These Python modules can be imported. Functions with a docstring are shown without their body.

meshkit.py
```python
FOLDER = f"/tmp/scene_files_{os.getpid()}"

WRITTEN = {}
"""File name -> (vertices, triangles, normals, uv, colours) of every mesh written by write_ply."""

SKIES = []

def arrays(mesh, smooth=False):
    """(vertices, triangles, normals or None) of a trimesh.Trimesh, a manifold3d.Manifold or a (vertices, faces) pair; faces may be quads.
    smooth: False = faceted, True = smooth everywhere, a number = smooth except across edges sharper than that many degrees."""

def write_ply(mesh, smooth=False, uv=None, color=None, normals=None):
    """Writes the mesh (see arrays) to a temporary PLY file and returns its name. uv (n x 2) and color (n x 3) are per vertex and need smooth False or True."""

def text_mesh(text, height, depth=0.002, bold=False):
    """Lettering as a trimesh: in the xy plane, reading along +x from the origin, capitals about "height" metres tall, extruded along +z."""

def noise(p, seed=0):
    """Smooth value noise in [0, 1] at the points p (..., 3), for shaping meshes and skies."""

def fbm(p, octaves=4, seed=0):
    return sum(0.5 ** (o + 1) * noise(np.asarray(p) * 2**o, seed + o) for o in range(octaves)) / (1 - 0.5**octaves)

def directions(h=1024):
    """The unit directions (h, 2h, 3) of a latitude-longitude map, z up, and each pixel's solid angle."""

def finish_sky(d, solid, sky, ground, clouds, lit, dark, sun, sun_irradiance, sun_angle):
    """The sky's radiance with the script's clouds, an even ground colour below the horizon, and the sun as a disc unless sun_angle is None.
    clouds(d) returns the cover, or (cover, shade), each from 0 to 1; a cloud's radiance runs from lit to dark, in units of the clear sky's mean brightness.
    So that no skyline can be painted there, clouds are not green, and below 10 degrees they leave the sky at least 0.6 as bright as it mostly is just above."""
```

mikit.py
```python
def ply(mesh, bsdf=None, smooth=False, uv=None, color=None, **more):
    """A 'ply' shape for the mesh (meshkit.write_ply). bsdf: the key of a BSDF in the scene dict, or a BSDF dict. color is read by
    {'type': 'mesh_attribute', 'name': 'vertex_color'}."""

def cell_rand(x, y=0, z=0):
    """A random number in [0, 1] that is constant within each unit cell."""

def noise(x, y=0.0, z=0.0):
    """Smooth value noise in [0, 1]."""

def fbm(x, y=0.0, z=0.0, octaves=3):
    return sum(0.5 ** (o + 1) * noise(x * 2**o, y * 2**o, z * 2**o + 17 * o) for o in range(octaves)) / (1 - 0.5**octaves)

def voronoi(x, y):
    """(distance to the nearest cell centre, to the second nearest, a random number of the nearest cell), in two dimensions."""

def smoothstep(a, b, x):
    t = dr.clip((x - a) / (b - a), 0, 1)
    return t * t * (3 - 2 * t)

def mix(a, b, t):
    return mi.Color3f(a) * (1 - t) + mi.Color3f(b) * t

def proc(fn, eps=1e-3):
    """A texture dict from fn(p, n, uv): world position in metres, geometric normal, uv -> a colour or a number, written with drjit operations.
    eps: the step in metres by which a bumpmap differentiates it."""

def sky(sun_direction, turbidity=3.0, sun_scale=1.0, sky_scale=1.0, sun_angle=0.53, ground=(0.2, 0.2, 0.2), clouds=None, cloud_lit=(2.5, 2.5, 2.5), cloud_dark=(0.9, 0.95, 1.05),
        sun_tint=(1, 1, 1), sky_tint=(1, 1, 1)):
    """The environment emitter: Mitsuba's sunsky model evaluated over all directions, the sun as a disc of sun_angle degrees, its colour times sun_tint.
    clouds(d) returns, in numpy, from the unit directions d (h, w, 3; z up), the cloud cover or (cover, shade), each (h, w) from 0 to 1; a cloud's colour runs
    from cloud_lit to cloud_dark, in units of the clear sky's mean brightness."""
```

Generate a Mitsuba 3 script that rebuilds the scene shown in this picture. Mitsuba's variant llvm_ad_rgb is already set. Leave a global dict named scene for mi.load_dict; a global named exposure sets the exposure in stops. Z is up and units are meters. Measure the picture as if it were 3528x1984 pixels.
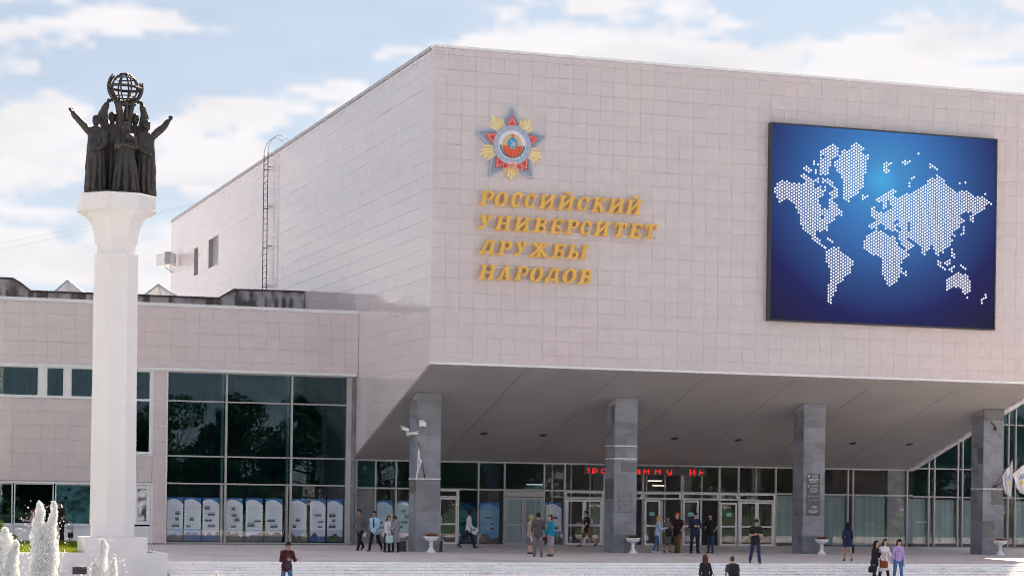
import math, random
import numpy as np
import trimesh
import manifold3d as m3
import shapely
import shapely.geometry as sg
import shapely.affinity as sa
from shapely.ops import unary_union
import drjit as dr
import mitsuba as mi
import mikit, meshkit
from mikit import proc, noise, fbm, voronoi, cell_rand, smoothstep, mix

T = mi.ScalarTransform4f
scene, labels = {}, {}
random.seed(7)
RNG = np.random.default_rng(11)

# ---------------------------------------------------------------- camera, sky, exposure
YAW, ROLL = 0.327, 0.0135
CAM = np.array([-24.99, -84.22, 2.367])
_f = np.array([math.sin(YAW), math.cos(YAW), 0.0])
_r = np.array([math.cos(YAW), -math.sin(YAW), 0.0])
_u = np.array([0, 0, 1.0]) * math.cos(ROLL) - _r * math.sin(ROLL)
scene['camera'] = {'type': 'perspective', 'fov': 2 * math.degrees(math.atan(1764 / 7500.0)), 'fov_axis': 'x',
                   'principal_point_offset_y': -0.3625, 'near_clip': 1.0, 'far_clip': 4000.0,
                   'to_world': T().look_at(origin=CAM.tolist(), target=(CAM + _f).tolist(), up=_u.tolist())}
exposure = 3.16
SUN_AZ, SUN_EL = math.radians(38), math.radians(40.3)
SUN = [math.sin(SUN_AZ) * math.cos(SUN_EL), math.cos(SUN_AZ) * math.cos(SUN_EL), math.sin(SUN_EL)]


def clouds(d):
    az = np.degrees(np.arctan2(d[..., 0], d[..., 1])) - 18.74
    el = np.degrees(np.arcsin(np.clip(d[..., 2], -1, 1)))
    # layers seen flat near the horizon: noise in direction space, stretched sideways low down, its edges curled by a second noise
    p = np.stack([d[..., 0] * 17, d[..., 1] * 17, d[..., 2] * 44], -1)
    warp = np.stack([meshkit.fbm(p * 1.6 + k, 4, 3 + k) - 0.5 for k in (0, 7, 13)], -1)
    n = meshkit.fbm(p + warp * 1.5, 6, 1) - 0.5
    fine = meshkit.fbm(p * 4.0 + warp * 2.0 + 9, 5, 8) - 0.5
    field = n * 2.4 + fine * 1.5
    banks = [(4.5, 11.3, 6.0, 1.0, 1.25), (11.0, 10.4, 4.5, 1.3, 0.75), (0.0, 11.7, 2.8, 0.7, 0.6), (13.0, 12.7, 1.2, 0.8, 0.4), (3.0, 12.7, 3.0, 0.5, 0.5),
             (-9.7, 12.0, 1.5, 0.36, 0.85), (-12.6, 9.3, 2.2, 0.95, 0.75), (-12.0, 8.2, 1.3, 0.6, 0.4), (-6.8, 9.85, 2.4, 0.36, 0.8),
             (-7.6, 8.7, 1.7, 0.8, 0.9), (-13.0, 6.4, 3.5, 0.8, 0.85), (-10.0, 5.7, 4.0, 0.6, 0.7),
             (-37, 4.6, 10.0, 2.4, 0.8), (-37, 10.5, 10.0, 2.0, -0.5), (-9.0, 10.8, 5.0, 0.5, -0.6), (-3.5, 12.2, 2.2, 0.5, -0.4), (-8.0, 12.9, 5.0, 0.45, -0.8), (7.2, 13.1, 1.6, 0.4, -0.7), (-10.5, 7.4, 2.5, 0.35, -0.5)]
    inside = np.zeros_like(field)
    for a, e, sa_, se, w in banks:
        field = field + w * np.exp(-((az - a) / sa_) ** 2 - ((el - e) / se) ** 2)
        inside = np.maximum(inside, np.exp(-((az - a) / 9) ** 2 - ((el - e) / 4) ** 2))
    field = field + 0.04 + 0.34 * (1 - inside)  # extra cloud cover away from the view, added to brighten the front wall
    cover = np.clip((field - 0.16) / 0.50, 0, 1)
    cover = cover * cover * (3 - 2 * cover)
    veil = 0.20 + 0.38 * np.exp(-np.maximum(el, 0) / 9.0)
    cover = 1 - (1 - cover * 0.97) * (1 - veil)
    shade = np.clip(0.15 + 2.0 * (meshkit.fbm(p * 1.3 + warp + 21, 5, 5) - 0.5) - 0.25 * fine, 0, 0.8)
    return cover, shade


scene['sky'] = mikit.sky(SUN, turbidity=3, sun_scale=1.0, sky_scale=0.345, clouds=clouds, cloud_lit=(3.55, 3.43, 3.5), cloud_dark=(2.85, 2.8, 2.9),
                         sky_tint=(1.0, 1.0, 1.0), ground=(0.25, 0.25, 0.25))


# ---------------------------------------------------------------- helpers
def uniq(key):
    if key not in _used:
        _used[key] = 0
        return key
    _used[key] += 1
    return f"{key}_{_used[key]:03d}"


_used = {}


def add(key, mesh, bsdf, smooth=False, color=None, unique=True, **more):
    if unique:
        key = uniq(key)
    if color is not None:
        c = np.asarray(color, float)
        v = meshkit.arrays(mesh, False)[0]
        if c.ndim == 1:
            c = np.tile(c, (len(v), 1))
        scene[key] = mikit.ply(mesh, bsdf, smooth=bool(smooth), color=c, **more)
    else:
        scene[key] = mikit.ply(mesh, bsdf, smooth=smooth, **more)
    return key


def lab(key, label=None, cat=None, group=None, kind=None):
    d = labels.setdefault(key, {})
    for k, v in (('label', label), ('category', cat), ('group', group), ('kind', kind)):
        if v:
            d[k] = v


def thing(key, label, cat, group=None):
    key = uniq(key)
    lab(key, label, cat, group)
    return key


def cat(ms):
    return trimesh.util.concatenate(list(ms))


def box(x0, x1, y0, y1, z0, z1):
    b = trimesh.creation.box((x1 - x0, y1 - y0, z1 - z0))
    b.apply_translation(((x0 + x1) / 2, (y0 + y1) / 2, (z0 + z1) / 2))
    return b


def cbox(x0, x1, y0, y1, z0, z1, c=0.01):
    """A box with chamfered edges."""
    p = []
    for sx, x in ((1, x0), (-1, x1)):
        for sy, y in ((1, y0), (-1, y1)):
            for sz, z in ((1, z0), (-1, z1)):
                p += [(x + sx * c, y + sy * c, z), (x + sx * c, y, z + sz * c), (x, y + sy * c, z + sz * c)]
    return trimesh.convex.convex_hull(np.array(p))


def tube(pts, r, n=8, closed=False):
    pts = np.asarray(pts, float)
    k = len(pts)
    rr = np.broadcast_to(r, (k,))
    if closed:
        t = np.roll(pts, -1, 0) - np.roll(pts, 1, 0)
    else:
        t = np.gradient(pts, axis=0)
    t /= np.linalg.norm(t, axis=1, keepdims=True)
    ref = np.array([0, 0, 1.0]) if abs(t[0][2]) < 0.9 else np.array([1.0, 0, 0])
    V, a = [], np.arange(n) * 2 * np.pi / n
    u = np.cross(t[0], ref)
    for i in range(k):
        u = u - t[i] * (u @ t[i])
        u /= np.linalg.norm(u)
        w = np.cross(t[i], u)
        V.append(pts[i] + rr[i] * (np.cos(a)[:, None] * u + np.sin(a)[:, None] * w))
    V = np.vstack(V)
    F = []
    for i in range(k if closed else k - 1):
        j = (i + 1) % k
        for s in range(n):
            s2 = (s + 1) % n
            F += [[i * n + s, i * n + s2, j * n + s2], [i * n + s, j * n + s2, j * n + s]]
    if not closed:
        V = np.vstack([V, pts[0], pts[-1]])
        for s in range(n):
            F += [[k * n, (s + 1) % n, s], [k * n + 1, (k - 1) * n + s, (k - 1) * n + (s + 1) % n]]
    m = trimesh.Trimesh(V, F, process=False)
    m.fix_normals()
    return m


def lathe(prof, n=32, at=(0, 0, 0)):
    m = trimesh.creation.revolve(np.array(prof, float), sections=n)
    m.apply_translation(at)
    return m


def extrude(poly, depth):
    """Polygons in (x, z) on a wall facing -y: front face at y = -depth, back at 0."""
    ms = []
    for g in getattr(poly, 'geoms', [poly]):
        if g.is_empty or g.area < 1e-7:
            continue
        m = trimesh.creation.extrude_polygon(g, depth, engine='earcut')
        v = m.vertices
        m.vertices = np.stack([v[:, 0], -v[:, 2], v[:, 1]], 1)
        ms.append(m)
    return cat(ms)


def shift(m, x=0, y=0, z=0):
    m = m.copy()
    m.apply_translation((x, y, z))
    return m


def quad(a, b, c, d):
    return trimesh.Trimesh([a, b, c, d], [[0, 1, 2], [0, 2, 3]], process=False)


def prism_x(profile, x0, x1):
    """Closed polygon of (y, z) points extruded along x."""
    m = trimesh.creation.extrude_polygon(sg.Polygon(profile), x1 - x0, engine='earcut')
    v = m.vertices
    m.vertices = np.stack([v[:, 2] + x0, v[:, 0], v[:, 1]], 1)
    m.fix_normals()
    return m


# ---------------------------------------------------------------- materials (base colours)
def two(b):
    return {'type': 'twosided', 'bsdf': b}


def rgb(*c):
    return {'type': 'rgb', 'value': list(c)}


def prin(c, rough=0.5, metal=0.0, spec=0.5, **k):
    return two({'type': 'principled', 'base_color': c if isinstance(c, dict) else rgb(*c), 'roughness': rough, 'metallic': metal, 'specular': spec, **k})


def _tile(p, n, uv):
    r = cell_rand(dr.floor(p.x / 0.6) + 31 * dr.floor(p.y / 0.6), dr.floor((p.z + 0.43) / 0.6))
    g = fbm(p.x * 1.7 + 3, p.y * 1.7, p.z * 1.7, 3)
    pink = smoothstep(0.45, 0.8, fbm(p.x * 0.19 + 7, p.y * 0.19 + 2, p.z * 0.23, 3))  # broad pink patches put into the colour for reflections of buildings opposite
    c = mix((0.585, 0.53, 0.555), (0.64, 0.585, 0.605), r * 0.55 + g * 0.45)
    speck = noise(p.x * 60, p.y * 60, p.z * 60) * 0.04 - 0.02
    return c * (1 + mi.Color3f(0.035, -0.015, -0.02) * pink) + speck


scene['tile'] = prin(proc(_tile), 0.09, spec=0.55)
scene['tile_brightened'] = prin(proc(lambda p, n, uv: _tile(p, n, uv) * mi.Color3f(1.11, 1.075, 1.06)), 0.10, spec=0.55)  # front tile with its colour lifted, standing in for light missing on the wing
scene['grout'] = prin((0.44, 0.395, 0.40), 0.9, spec=0.2)
scene['white_metal'] = prin(proc(lambda p, n, uv: mix((0.74, 0.74, 0.78), (0.80, 0.80, 0.84), fbm(p.x * 2, p.y * 2, p.z * 2, 3))), 0.35)
scene['white_plastic'] = prin((0.78, 0.78, 0.80), 0.35)
scene['grey_metal'] = prin((0.42, 0.41, 0.42), 0.38, metal=0.35)
scene['dark_metal'] = prin((0.035, 0.035, 0.04), 0.4)
scene['soffit_metal'] = prin(proc(lambda p, n, uv: mix((0.31, 0.30, 0.305), (0.36, 0.345, 0.35), fbm(p.x * 0.8, p.y * 0.8, 0.0, 4))), 0.42)


def _stone(a, b):
    def f(p, n, uv):
        t = fbm(p.x * 3.1, p.y * 3.1, p.z * 3.1, 5)
        s = noise(p.x * 45, p.y * 45, p.z * 45)
        v = smoothstep(0.46, 0.54, fbm(p.x * 1.3 + p.z, p.y * 1.3, p.z * 1.9 + 4, 4))
        return mix(a, b, dr.clip(t * 0.6 + s * 0.25 + v * 0.3 - 0.1, 0, 1))
    return prin(proc(f), 0.3, spec=0.5)


scene['stone_light'] = _stone((0.18, 0.19, 0.225), (0.31, 0.325, 0.375))
scene['stone_mid'] = _stone((0.14, 0.148, 0.17), (0.26, 0.268, 0.305))
scene['stone_dark'] = _stone((0.10, 0.10, 0.11), (0.19, 0.19, 0.205))
scene['glass'] = {'type': 'thindielectric', 'int_ior': 1.52}
scene['tinted_glass'] = {'type': 'thindielectric', 'int_ior': 1.48, 'specular_transmittance': rgb(0.26, 0.42, 0.45), 'specular_reflectance': rgb(0.62, 0.90, 1.0)}
scene['room'] = prin(proc(lambda p, n, uv: mix((0.28, 0.28, 0.28), (0.36, 0.35, 0.34), fbm(p.x * 0.7, p.y, p.z * 0.9, 3))), 0.8)
scene['blind'] = prin(proc(lambda p, n, uv: mix((0.17, 0.245, 0.27), (0.28, 0.36, 0.385), noise(p.x * 9, 0, 0) * 0.7 + fbm(p.x * 2, p.y, p.z * 0.5, 3) * 0.3)), 0.7)
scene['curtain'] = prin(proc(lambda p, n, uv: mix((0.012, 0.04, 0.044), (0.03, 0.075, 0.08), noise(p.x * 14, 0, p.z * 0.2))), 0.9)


def _weather(p, n, uv):
    drip = noise(p.x * 5.5, p.y * 5.5, p.z * 0.7)
    b = fbm(p.x * 2.3, p.y * 2.3, p.z * 2.3, 5)
    k = smoothstep(0.42, 0.72, drip * 0.55 + b * 0.55)
    return mix((0.50, 0.48, 0.52), (0.13, 0.12, 0.12), k)


scene['concrete'] = prin(proc(_weather), 0.85, spec=0.3)
scene['bitumen'] = prin((0.09, 0.075, 0.07), 0.9)


def _monu(p, n, uv):
    g = fbm(p.x * 1.5, p.y * 1.5, p.z * 1.1, 4)
    st = smoothstep(0.62, 0.8, noise(p.x * 9, p.y * 9, p.z * 0.9) * 0.5 + fbm(p.x * 3, p.y * 3, p.z * 3, 4) * 0.5)
    return mix(mix((0.75, 0.725, 0.745), (0.81, 0.79, 0.805), g), (0.70, 0.67, 0.66), st * 0.3)


scene['white_render'] = two({'type': 'bumpmap', 'arbitrary': proc(lambda p, n, uv: fbm(p.x * 22, p.y * 22, p.z * 22, 3)), 'scale': 0.004,
                             'bsdf': {'type': 'principled', 'base_color': proc(_monu), 'roughness': 0.6, 'specular': 0.4}})
scene['bronze'] = two({'type': 'bumpmap', 'arbitrary': proc(lambda p, n, uv: fbm(p.x * 14, p.y * 14, p.z * 7, 4)), 'scale': 0.03,
                       'bsdf': {'type': 'principled', 'base_color': proc(lambda p, n, uv: mix((0.028, 0.026, 0.028), (0.085, 0.075, 0.07), fbm(p.x * 5, p.y * 5, p.z * 4, 4))),
                                'roughness': 0.42, 'metallic': 0.45, 'specular': 0.5}})


def _step(p, n, uv):
    g = fbm(p.x * 1.1, p.y * 3, p.z * 6, 4)
    crack = smoothstep(0.012, 0.0, dr.abs(fbm(p.x * 0.9 + 11, p.y * 0.3, p.z * 9.0, 4) - 0.5)) * smoothstep(0.5, 0.62, noise(p.x * 0.8 + 3, 0, p.z * 4))
    worn = smoothstep(0.6, 0.78, fbm(p.x * 2.7, p.y * 2, p.z * 14, 4))
    c = mix((0.85, 0.835, 0.84), (0.89, 0.875, 0.88), g)
    return mix(mix(c, (0.60, 0.59, 0.61), worn * 0.4), (0.20, 0.20, 0.21), crack * 0.8)


scene['step_stone'] = prin(proc(_step), 0.55)


def _paving(p, n, uv):
    cx, cy = dr.floor(p.x / 0.75), dr.floor(p.y / 0.75)
    r = cell_rand(cx, cy)
    g = fbm(p.x * 0.9, p.y * 0.9, 0.0, 5)
    st = smoothstep(0.55, 0.75, fbm(p.x * 0.35 + 9, p.y * 0.35, 0.0, 4))
    return mix(mix((0.48, 0.43, 0.42), (0.58, 0.53, 0.515), r * 0.4 + g * 0.6), (0.40, 0.355, 0.345), st * 0.5)


scene['paving'] = prin(proc(_paving), 0.5)
scene['plaza_stone'] = prin(proc(lambda p, n, uv: _paving(p, n, uv) * mi.Color3f(0.76, 0.86, 0.96)), 0.7)
scene['soil'] = prin((0.06, 0.045, 0.03), 0.95)
scene['lawn_base'] = prin(proc(lambda p, n, uv: mix((0.045, 0.085, 0.015), (0.09, 0.14, 0.025), fbm(p.x * 6, p.y * 6, 0.0, 4))), 0.9)


def leaf(a, b, tr=0.9):
    return {'type': 'principledthin', 'base_color': proc(lambda p, n, uv: mix(a, b, noise(p.x * 2.1, p.y * 2.1, p.z * 2.1))), 'roughness': 0.5, 'diff_trans': tr, 'spec_trans': 0.0, 'eta': 1.4}


scene['added_lawn_grass'] = prin(proc(lambda p, n, uv: mix((0.02, 0.05, 0.026), (0.04, 0.075, 0.04), fbm(p.x * 0.4, p.y * 0.4, 0.0, 4))), 0.9)
scene['grass_blade'] = leaf((0.15, 0.20, 0.02), (0.24, 0.28, 0.03), 0.9)
scene['shrub_leaf'] = leaf((0.06, 0.11, 0.02), (0.12, 0.19, 0.035), 0.8)
scene['tree_leaf'] = leaf((0.018, 0.055, 0.03), (0.032, 0.08, 0.042), 0.6)
scene['bark'] = prin((0.10, 0.075, 0.055), 0.9)
scene['foam'] = {'type': 'principledthin', 'base_color': rgb(0.99, 0.99, 0.995), 'roughness': 0.5, 'diff_trans': 1.1, 'spec_trans': 0.0, 'eta': 1.33}
scene['water'] = prin((0.05, 0.10, 0.12), 0.06, spec=0.6)
VC = {'type': 'mesh_attribute', 'name': 'vertex_color'}
scene['paint'] = prin(VC, 0.38)
scene['cloth'] = prin(VC, 0.85, spec=0.25)
scene['skin'] = prin(VC, 0.5, spec=0.4)
scene['gold_paint'] = prin(proc(lambda p, n, uv: mix((0.72, 0.43, 0.09), (0.80, 0.50, 0.12), fbm(p.x * 4, p.y * 4, p.z * 4, 3))), 0.32)

# ================================================================ the ground
PLAZA_Z = -1.26
EDGE_Y = -10.2
RISE, TREAD, NSTEP = 0.09, 0.36, 14
add('plaza', quad((-900, -900, PLAZA_Z), (900, -900, PLAZA_Z), (900, 900, PLAZA_Z), (-900, 900, PLAZA_Z)), 'plaza_stone')
lab('plaza', kind='structure')
add('added_lawn', quad((-400, -700, PLAZA_Z + 0.02), (400, -700, PLAZA_Z + 0.02), (400, -92, PLAZA_Z + 0.02), (-400, -92, PLAZA_Z + 0.02)), 'added_lawn_grass')  # unseen lawn, added to darken the ground mirrored in the lower glass
lab('added_lawn', kind='structure')
# terrace: a slab that rises slightly towards the doors
tp = [(EDGE_Y + TREAD + 0.004, PLAZA_Z - 0.2), (EDGE_Y + TREAD + 0.004, 0.0), (3.0, 0.0), (12.6, 0.085), (40, 0.085), (40, PLAZA_Z - 0.2)]
add('terrace', prism_x(tp, -12.9, 70.0), 'paving')
lab('terrace', kind='structure')
# steps of long stone blocks
add('steps', prism_x([(EDGE_Y + TREAD, -1.5), (EDGE_Y + TREAD, -0.05)] + [q for i in range(NSTEP) for q in ((EDGE_Y - TREAD * i + 0.02, -RISE * i - 0.05), (EDGE_Y - TREAD * i + 0.02, -RISE * (i + 1) - 0.05))]
                     + [(EDGE_Y - TREAD * NSTEP + 0.02, -1.5)], -12.45, 60.0), 'grout')
lab('steps', kind='structure')
rs = random.Random(3)
blk = {}
for i in range(NSTEP):
    x = -12.4 - rs.random() * 0.8
    rest = []
    while x < 60:
        L = rs.choice([1.0, 1.2, 1.5, 1.8])
        x0, x1 = max(x, -12.42) + 0.004, min(x + L, 60) - 0.004
        x += L
        if x1 - x0 < 0.15:
            continue
        y1 = EDGE_Y + TREAD - TREAD * i - 0.002
        y0 = EDGE_Y - TREAD * i - 0.012 + rs.uniform(-0.006, 0.006)
        zt = -RISE * i + rs.uniform(-0.003, 0.002)
        b = cbox(x0, x1, y0, y1, zt - RISE + 0.006, zt, 0.006)
        if i < 7 and x0 < 27:
            add('steps__block', b, 'step_stone')
        else:
            rest.append(b)
    if rest:
        k = add('steps__far_blocks', cat(rest), 'step_stone')
        lab(k, kind='stuff')

# lawn behind the planter wall
ly = np.linspace(-11.7, 9.6, 30)
lx = np.linspace(-45, -12.75, 40)
gx, gy = np.meshgrid(lx, ly)
gz = 0.30 - (gy + 11.7) / 21.3 * 0.13 + 0.05 * (meshkit.fbm(np.stack([gx, gy, gx * 0], -1) * 0.8, 3) - 0.5)


def lawn_z(x, y):
    return 0.30 - (y + 11.7) / 21.3 * 0.13


V = np.stack([gx, gy, gz], -1).reshape(-1, 3)
F = []
for a in range(29):
    for b in range(39):
        i = a * 40 + b
        F += [[i, i + 1, i + 41], [i, i + 41, i + 40]]
add('lawn', trimesh.Trimesh(V, F, process=False), 'lawn_base', smooth=True)
lab('lawn', kind='structure')
NB = 26000
bx_ = RNG.uniform(-24, -12.8, NB)
by_ = RNG.uniform(-11.6, 9.5, NB)
bz_ = 0.30 - (by_ + 11.7) / 21.3 * 0.13 + 0.02
bh = RNG.uniform(0.05, 0.12, NB)
ba = RNG.uniform(0, 6.28, NB)
bw = 0.014
P0 = np.stack([bx_ - bw * np.cos(ba), by_ - bw * np.sin(ba), bz_ - 0.04], 1)
P1 = np.stack([bx_ + bw * np.cos(ba), by_ + bw * np.sin(ba), bz_ - 0.04], 1)
P2 = np.stack([bx_ + RNG.normal(0, 0.03, NB), by_ + RNG.normal(0, 0.03, NB), bz_ + bh], 1)
add('grass', trimesh.Trimesh(np.stack([P0, P1, P2], 1).reshape(-1, 3), np.arange(NB * 3).reshape(-1, 3), process=False), 'grass_blade')
lab('grass', 'short sunlit green grass growing on the lawn behind the planter wall', 'grass', kind='stuff')
add('path', box(-45, -12.9, 9.6, 11.4, -0.5, 0.10), 'paving')
lab('path', kind='structure')

# ================================================================ the hall
HX1, HY1 = 28.86, 61.2          # right end, far end
ZT, ZB = 20.55, 7.68            # coping top, bottom edge of the front
GY = 12.3                       # entrance glass
SOFF = lambda y: 7.68 - 0.3 * y  # underside
hall = thing('hall_building', 'large pale tiled hall with an overhanging front carried on stone columns', 'building')
GAP, GAPX = 0.010, 0.006


def tile_mesh(w, h, d=0.02, c=0.003):
    """A facing tile: front towards -y at y=0 (back at y=d), centred in x and z, front edges chamfered."""
    x, z = w / 2, h / 2
    v = [(-x, d, -z), (x, d, -z), (x, d, z), (-x, d, z), (-x, c, -z), (x, c, -z), (x, c, z), (-x, c, z),
         (-x + c, 0, -z + c), (x - c, 0, -z + c), (x - c, 0, z - c), (-x + c, 0, z - c)]
    f = [[8, 9, 10], [8, 10, 11]]
    for a, b in ((4, 8), (0, 4)):
        for i in range(4):
            j = (i + 1) % 4
            f += [[a + i, a + j, b + j], [a + i, b + j, b + i]]
    return trimesh.Trimesh(v, f, process=False)


FULL = mikit.ply(tile_mesh(0.6 - GAPX, 0.6 - GAP), 'tile')
FULLW = mikit.ply(tile_mesh(0.6 - GAPX, 0.6 - GAP), 'tile_brightened')
rt = random.Random(5)


def tilt():
    return rt.gauss(0, 0.05), rt.gauss(0, 0.05)


def mat_front(x, y, z):
    a, b = tilt()
    return T().translate([x, y, z]).rotate([1, 0, 0], a).rotate([0, 0, 1], b)


def place(m, M):
    m = m.copy()
    m.apply_transform(np.array(M.matrix))
    return m


# front wall: backing, tile parts and the rest
add(hall + '__front_wall', box(0.03, HX1 - 0.03, 0.022, 0.30, ZB, ZT - 0.06), 'grout')
rows = [(20.17 - 0.6 * (j + 1), 20.17 - 0.6 * j) for j in range(-1, 21)]
rows = [(max(a, ZB + 0.09), min(b, ZT - 0.11)) for a, b in rows]
cells = []
for (z0, z1) in rows:
    for k in range(48):
        x0, x1 = 0.6 * k, 0.6 * (k + 1)
        if k == 47:
            x1 = HX1
        cells.append((x0, x1, z0, z1))
# the 300 that show largest: nearest to the camera
cells.sort(key=lambda c: (c[0] - CAM[0]) ** 2 + CAM[1] ** 2 + (c[2] - 2.4) ** 2)
rest = []
n_parts = 0
SCR = (14.85, 25.8, 9.97, 18.37)
for (x0, x1, z0, z1) in cells:
    full = abs(x1 - x0 - 0.6) < 1e-6 and abs(z1 - z0 - 0.6) < 1e-6
    M = mat_front((x0 + x1) / 2, 0, (z0 + z1) / 2)
    if n_parts < 300 and full:
        scene[uniq(hall + '__front_wall__tile')] = {**FULL, 'to_world': M}
        n_parts += 1
    else:
        rest.append(place(tile_mesh(x1 - x0 - GAPX, z1 - z0 - GAP), M))
k = add(hall + '__front_wall__upper_tiles', cat(rest), 'tile')
lab(k, kind='stuff')

# side wall (x = 0): the edge of the overhang slopes, windows cut out
WIN = [(44.75, 47.85, 16.02, 17.78), (51.3, 52.7, 16.0, 17.75)]
side_poly = sg.Polygon([(0.024, ZB + 0.012), (0.024, ZT - 0.06), (HY1, ZT - 0.06), (HY1, 0), (GY, 0), (GY, SOFF(GY))])
for (a, b, c, d) in WIN:
    side_poly = side_poly.difference(sg.box(a, c, b, d))


def side_mesh(poly, x_front, depth):
    """Polygons in (y, z) on the wall that faces -x."""
    ms = []
    for g in getattr(poly, 'geoms', [poly]):
        if g.area < 1e-4:
            continue
        m = trimesh.creation.extrude_polygon(g, depth, engine='earcut')
        v = m.vertices
        m.vertices = np.stack([v[:, 2] + x_front, v[:, 0], v[:, 1]], 1)
        m.fix_normals()
        ms.append(m)
    return cat(ms)


add(hall + '__side_wall', side_mesh(side_poly, 0.022, 0.28), 'grout')
stiles = []
for (z0, z1) in [(20.17 - 0.6 * (j + 1), 20.17 - 0.6 * j) for j in range(-1, 34)]:
    z1 = min(z1, ZT - 0.11)
    for k in range(102):
        y0, y1 = 0.6 * k, 0.6 * (k + 1)
        if z1 < 9.0 and y0 > 14:
            continue                    # inside the wing
        cell = sg.box(y0 + GAP / 2, z0 + GAP / 2, y1 - GAP / 2, z1 - GAP / 2)
        g = cell if (y1 < 40 and z0 > 8.5) else cell.intersection(side_poly)
        if g.is_empty or g.area < 0.004:
            continue
        if g.area > 0.999 * cell.area:
            m = tile_mesh(0.6 - 0.005, z1 - z0 - 0.007)
            v = m.vertices
            m.vertices = np.stack([v[:, 1], -v[:, 0], v[:, 2]], 1)
            a, b = rt.gauss(0, 0.05), rt.gauss(0, 0.11)
            M = T().translate([0, (y0 + y1) / 2, (z0 + z1) / 2]).rotate([0, 1, 0], a).rotate([0, 0, 1], b)
            stiles.append(place(m, M))
        else:
            stiles.append(side_mesh(g, 0.0, 0.02))
k = add(hall + '__side_wall__tiles', cat(stiles), 'tile')
lab(k, kind='stuff')
# right side, back, roof, coping
add(hall + '__right_wall', side_mesh(sg.Polygon([(0.30, ZB), (0.30, ZT - 0.06), (HY1, ZT - 0.06), (HY1, 0), (GY + 0.8, 0), (GY + 0.8, SOFF(GY)), (GY, SOFF(GY))]), HX1 - 0.30, 0.29), 'tile')
add(hall + '__back_wall', box(0.3, HX1 - 0.3, HY1 - 0.3, HY1, 0, ZT - 0.06), 'tile')
add(hall + '__roof', box(0.3, HX1 - 0.3, 0.3, HY1 - 0.3, ZT - 0.45, ZT - 0.25), 'bitumen')
add(hall + '__coping', box(-0.035, HX1 + 0.03, -0.035, 0.36, ZT - 0.10, ZT), 'white_metal')
add(hall + '__coping', cat([box(-0.035, 0.36, 0.36, HY1, ZT - 0.10, ZT), box(-0.05, -0.035, 0.4, HY1, ZT - 0.16, ZT - 0.02)]), 'grey_metal')
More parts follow.
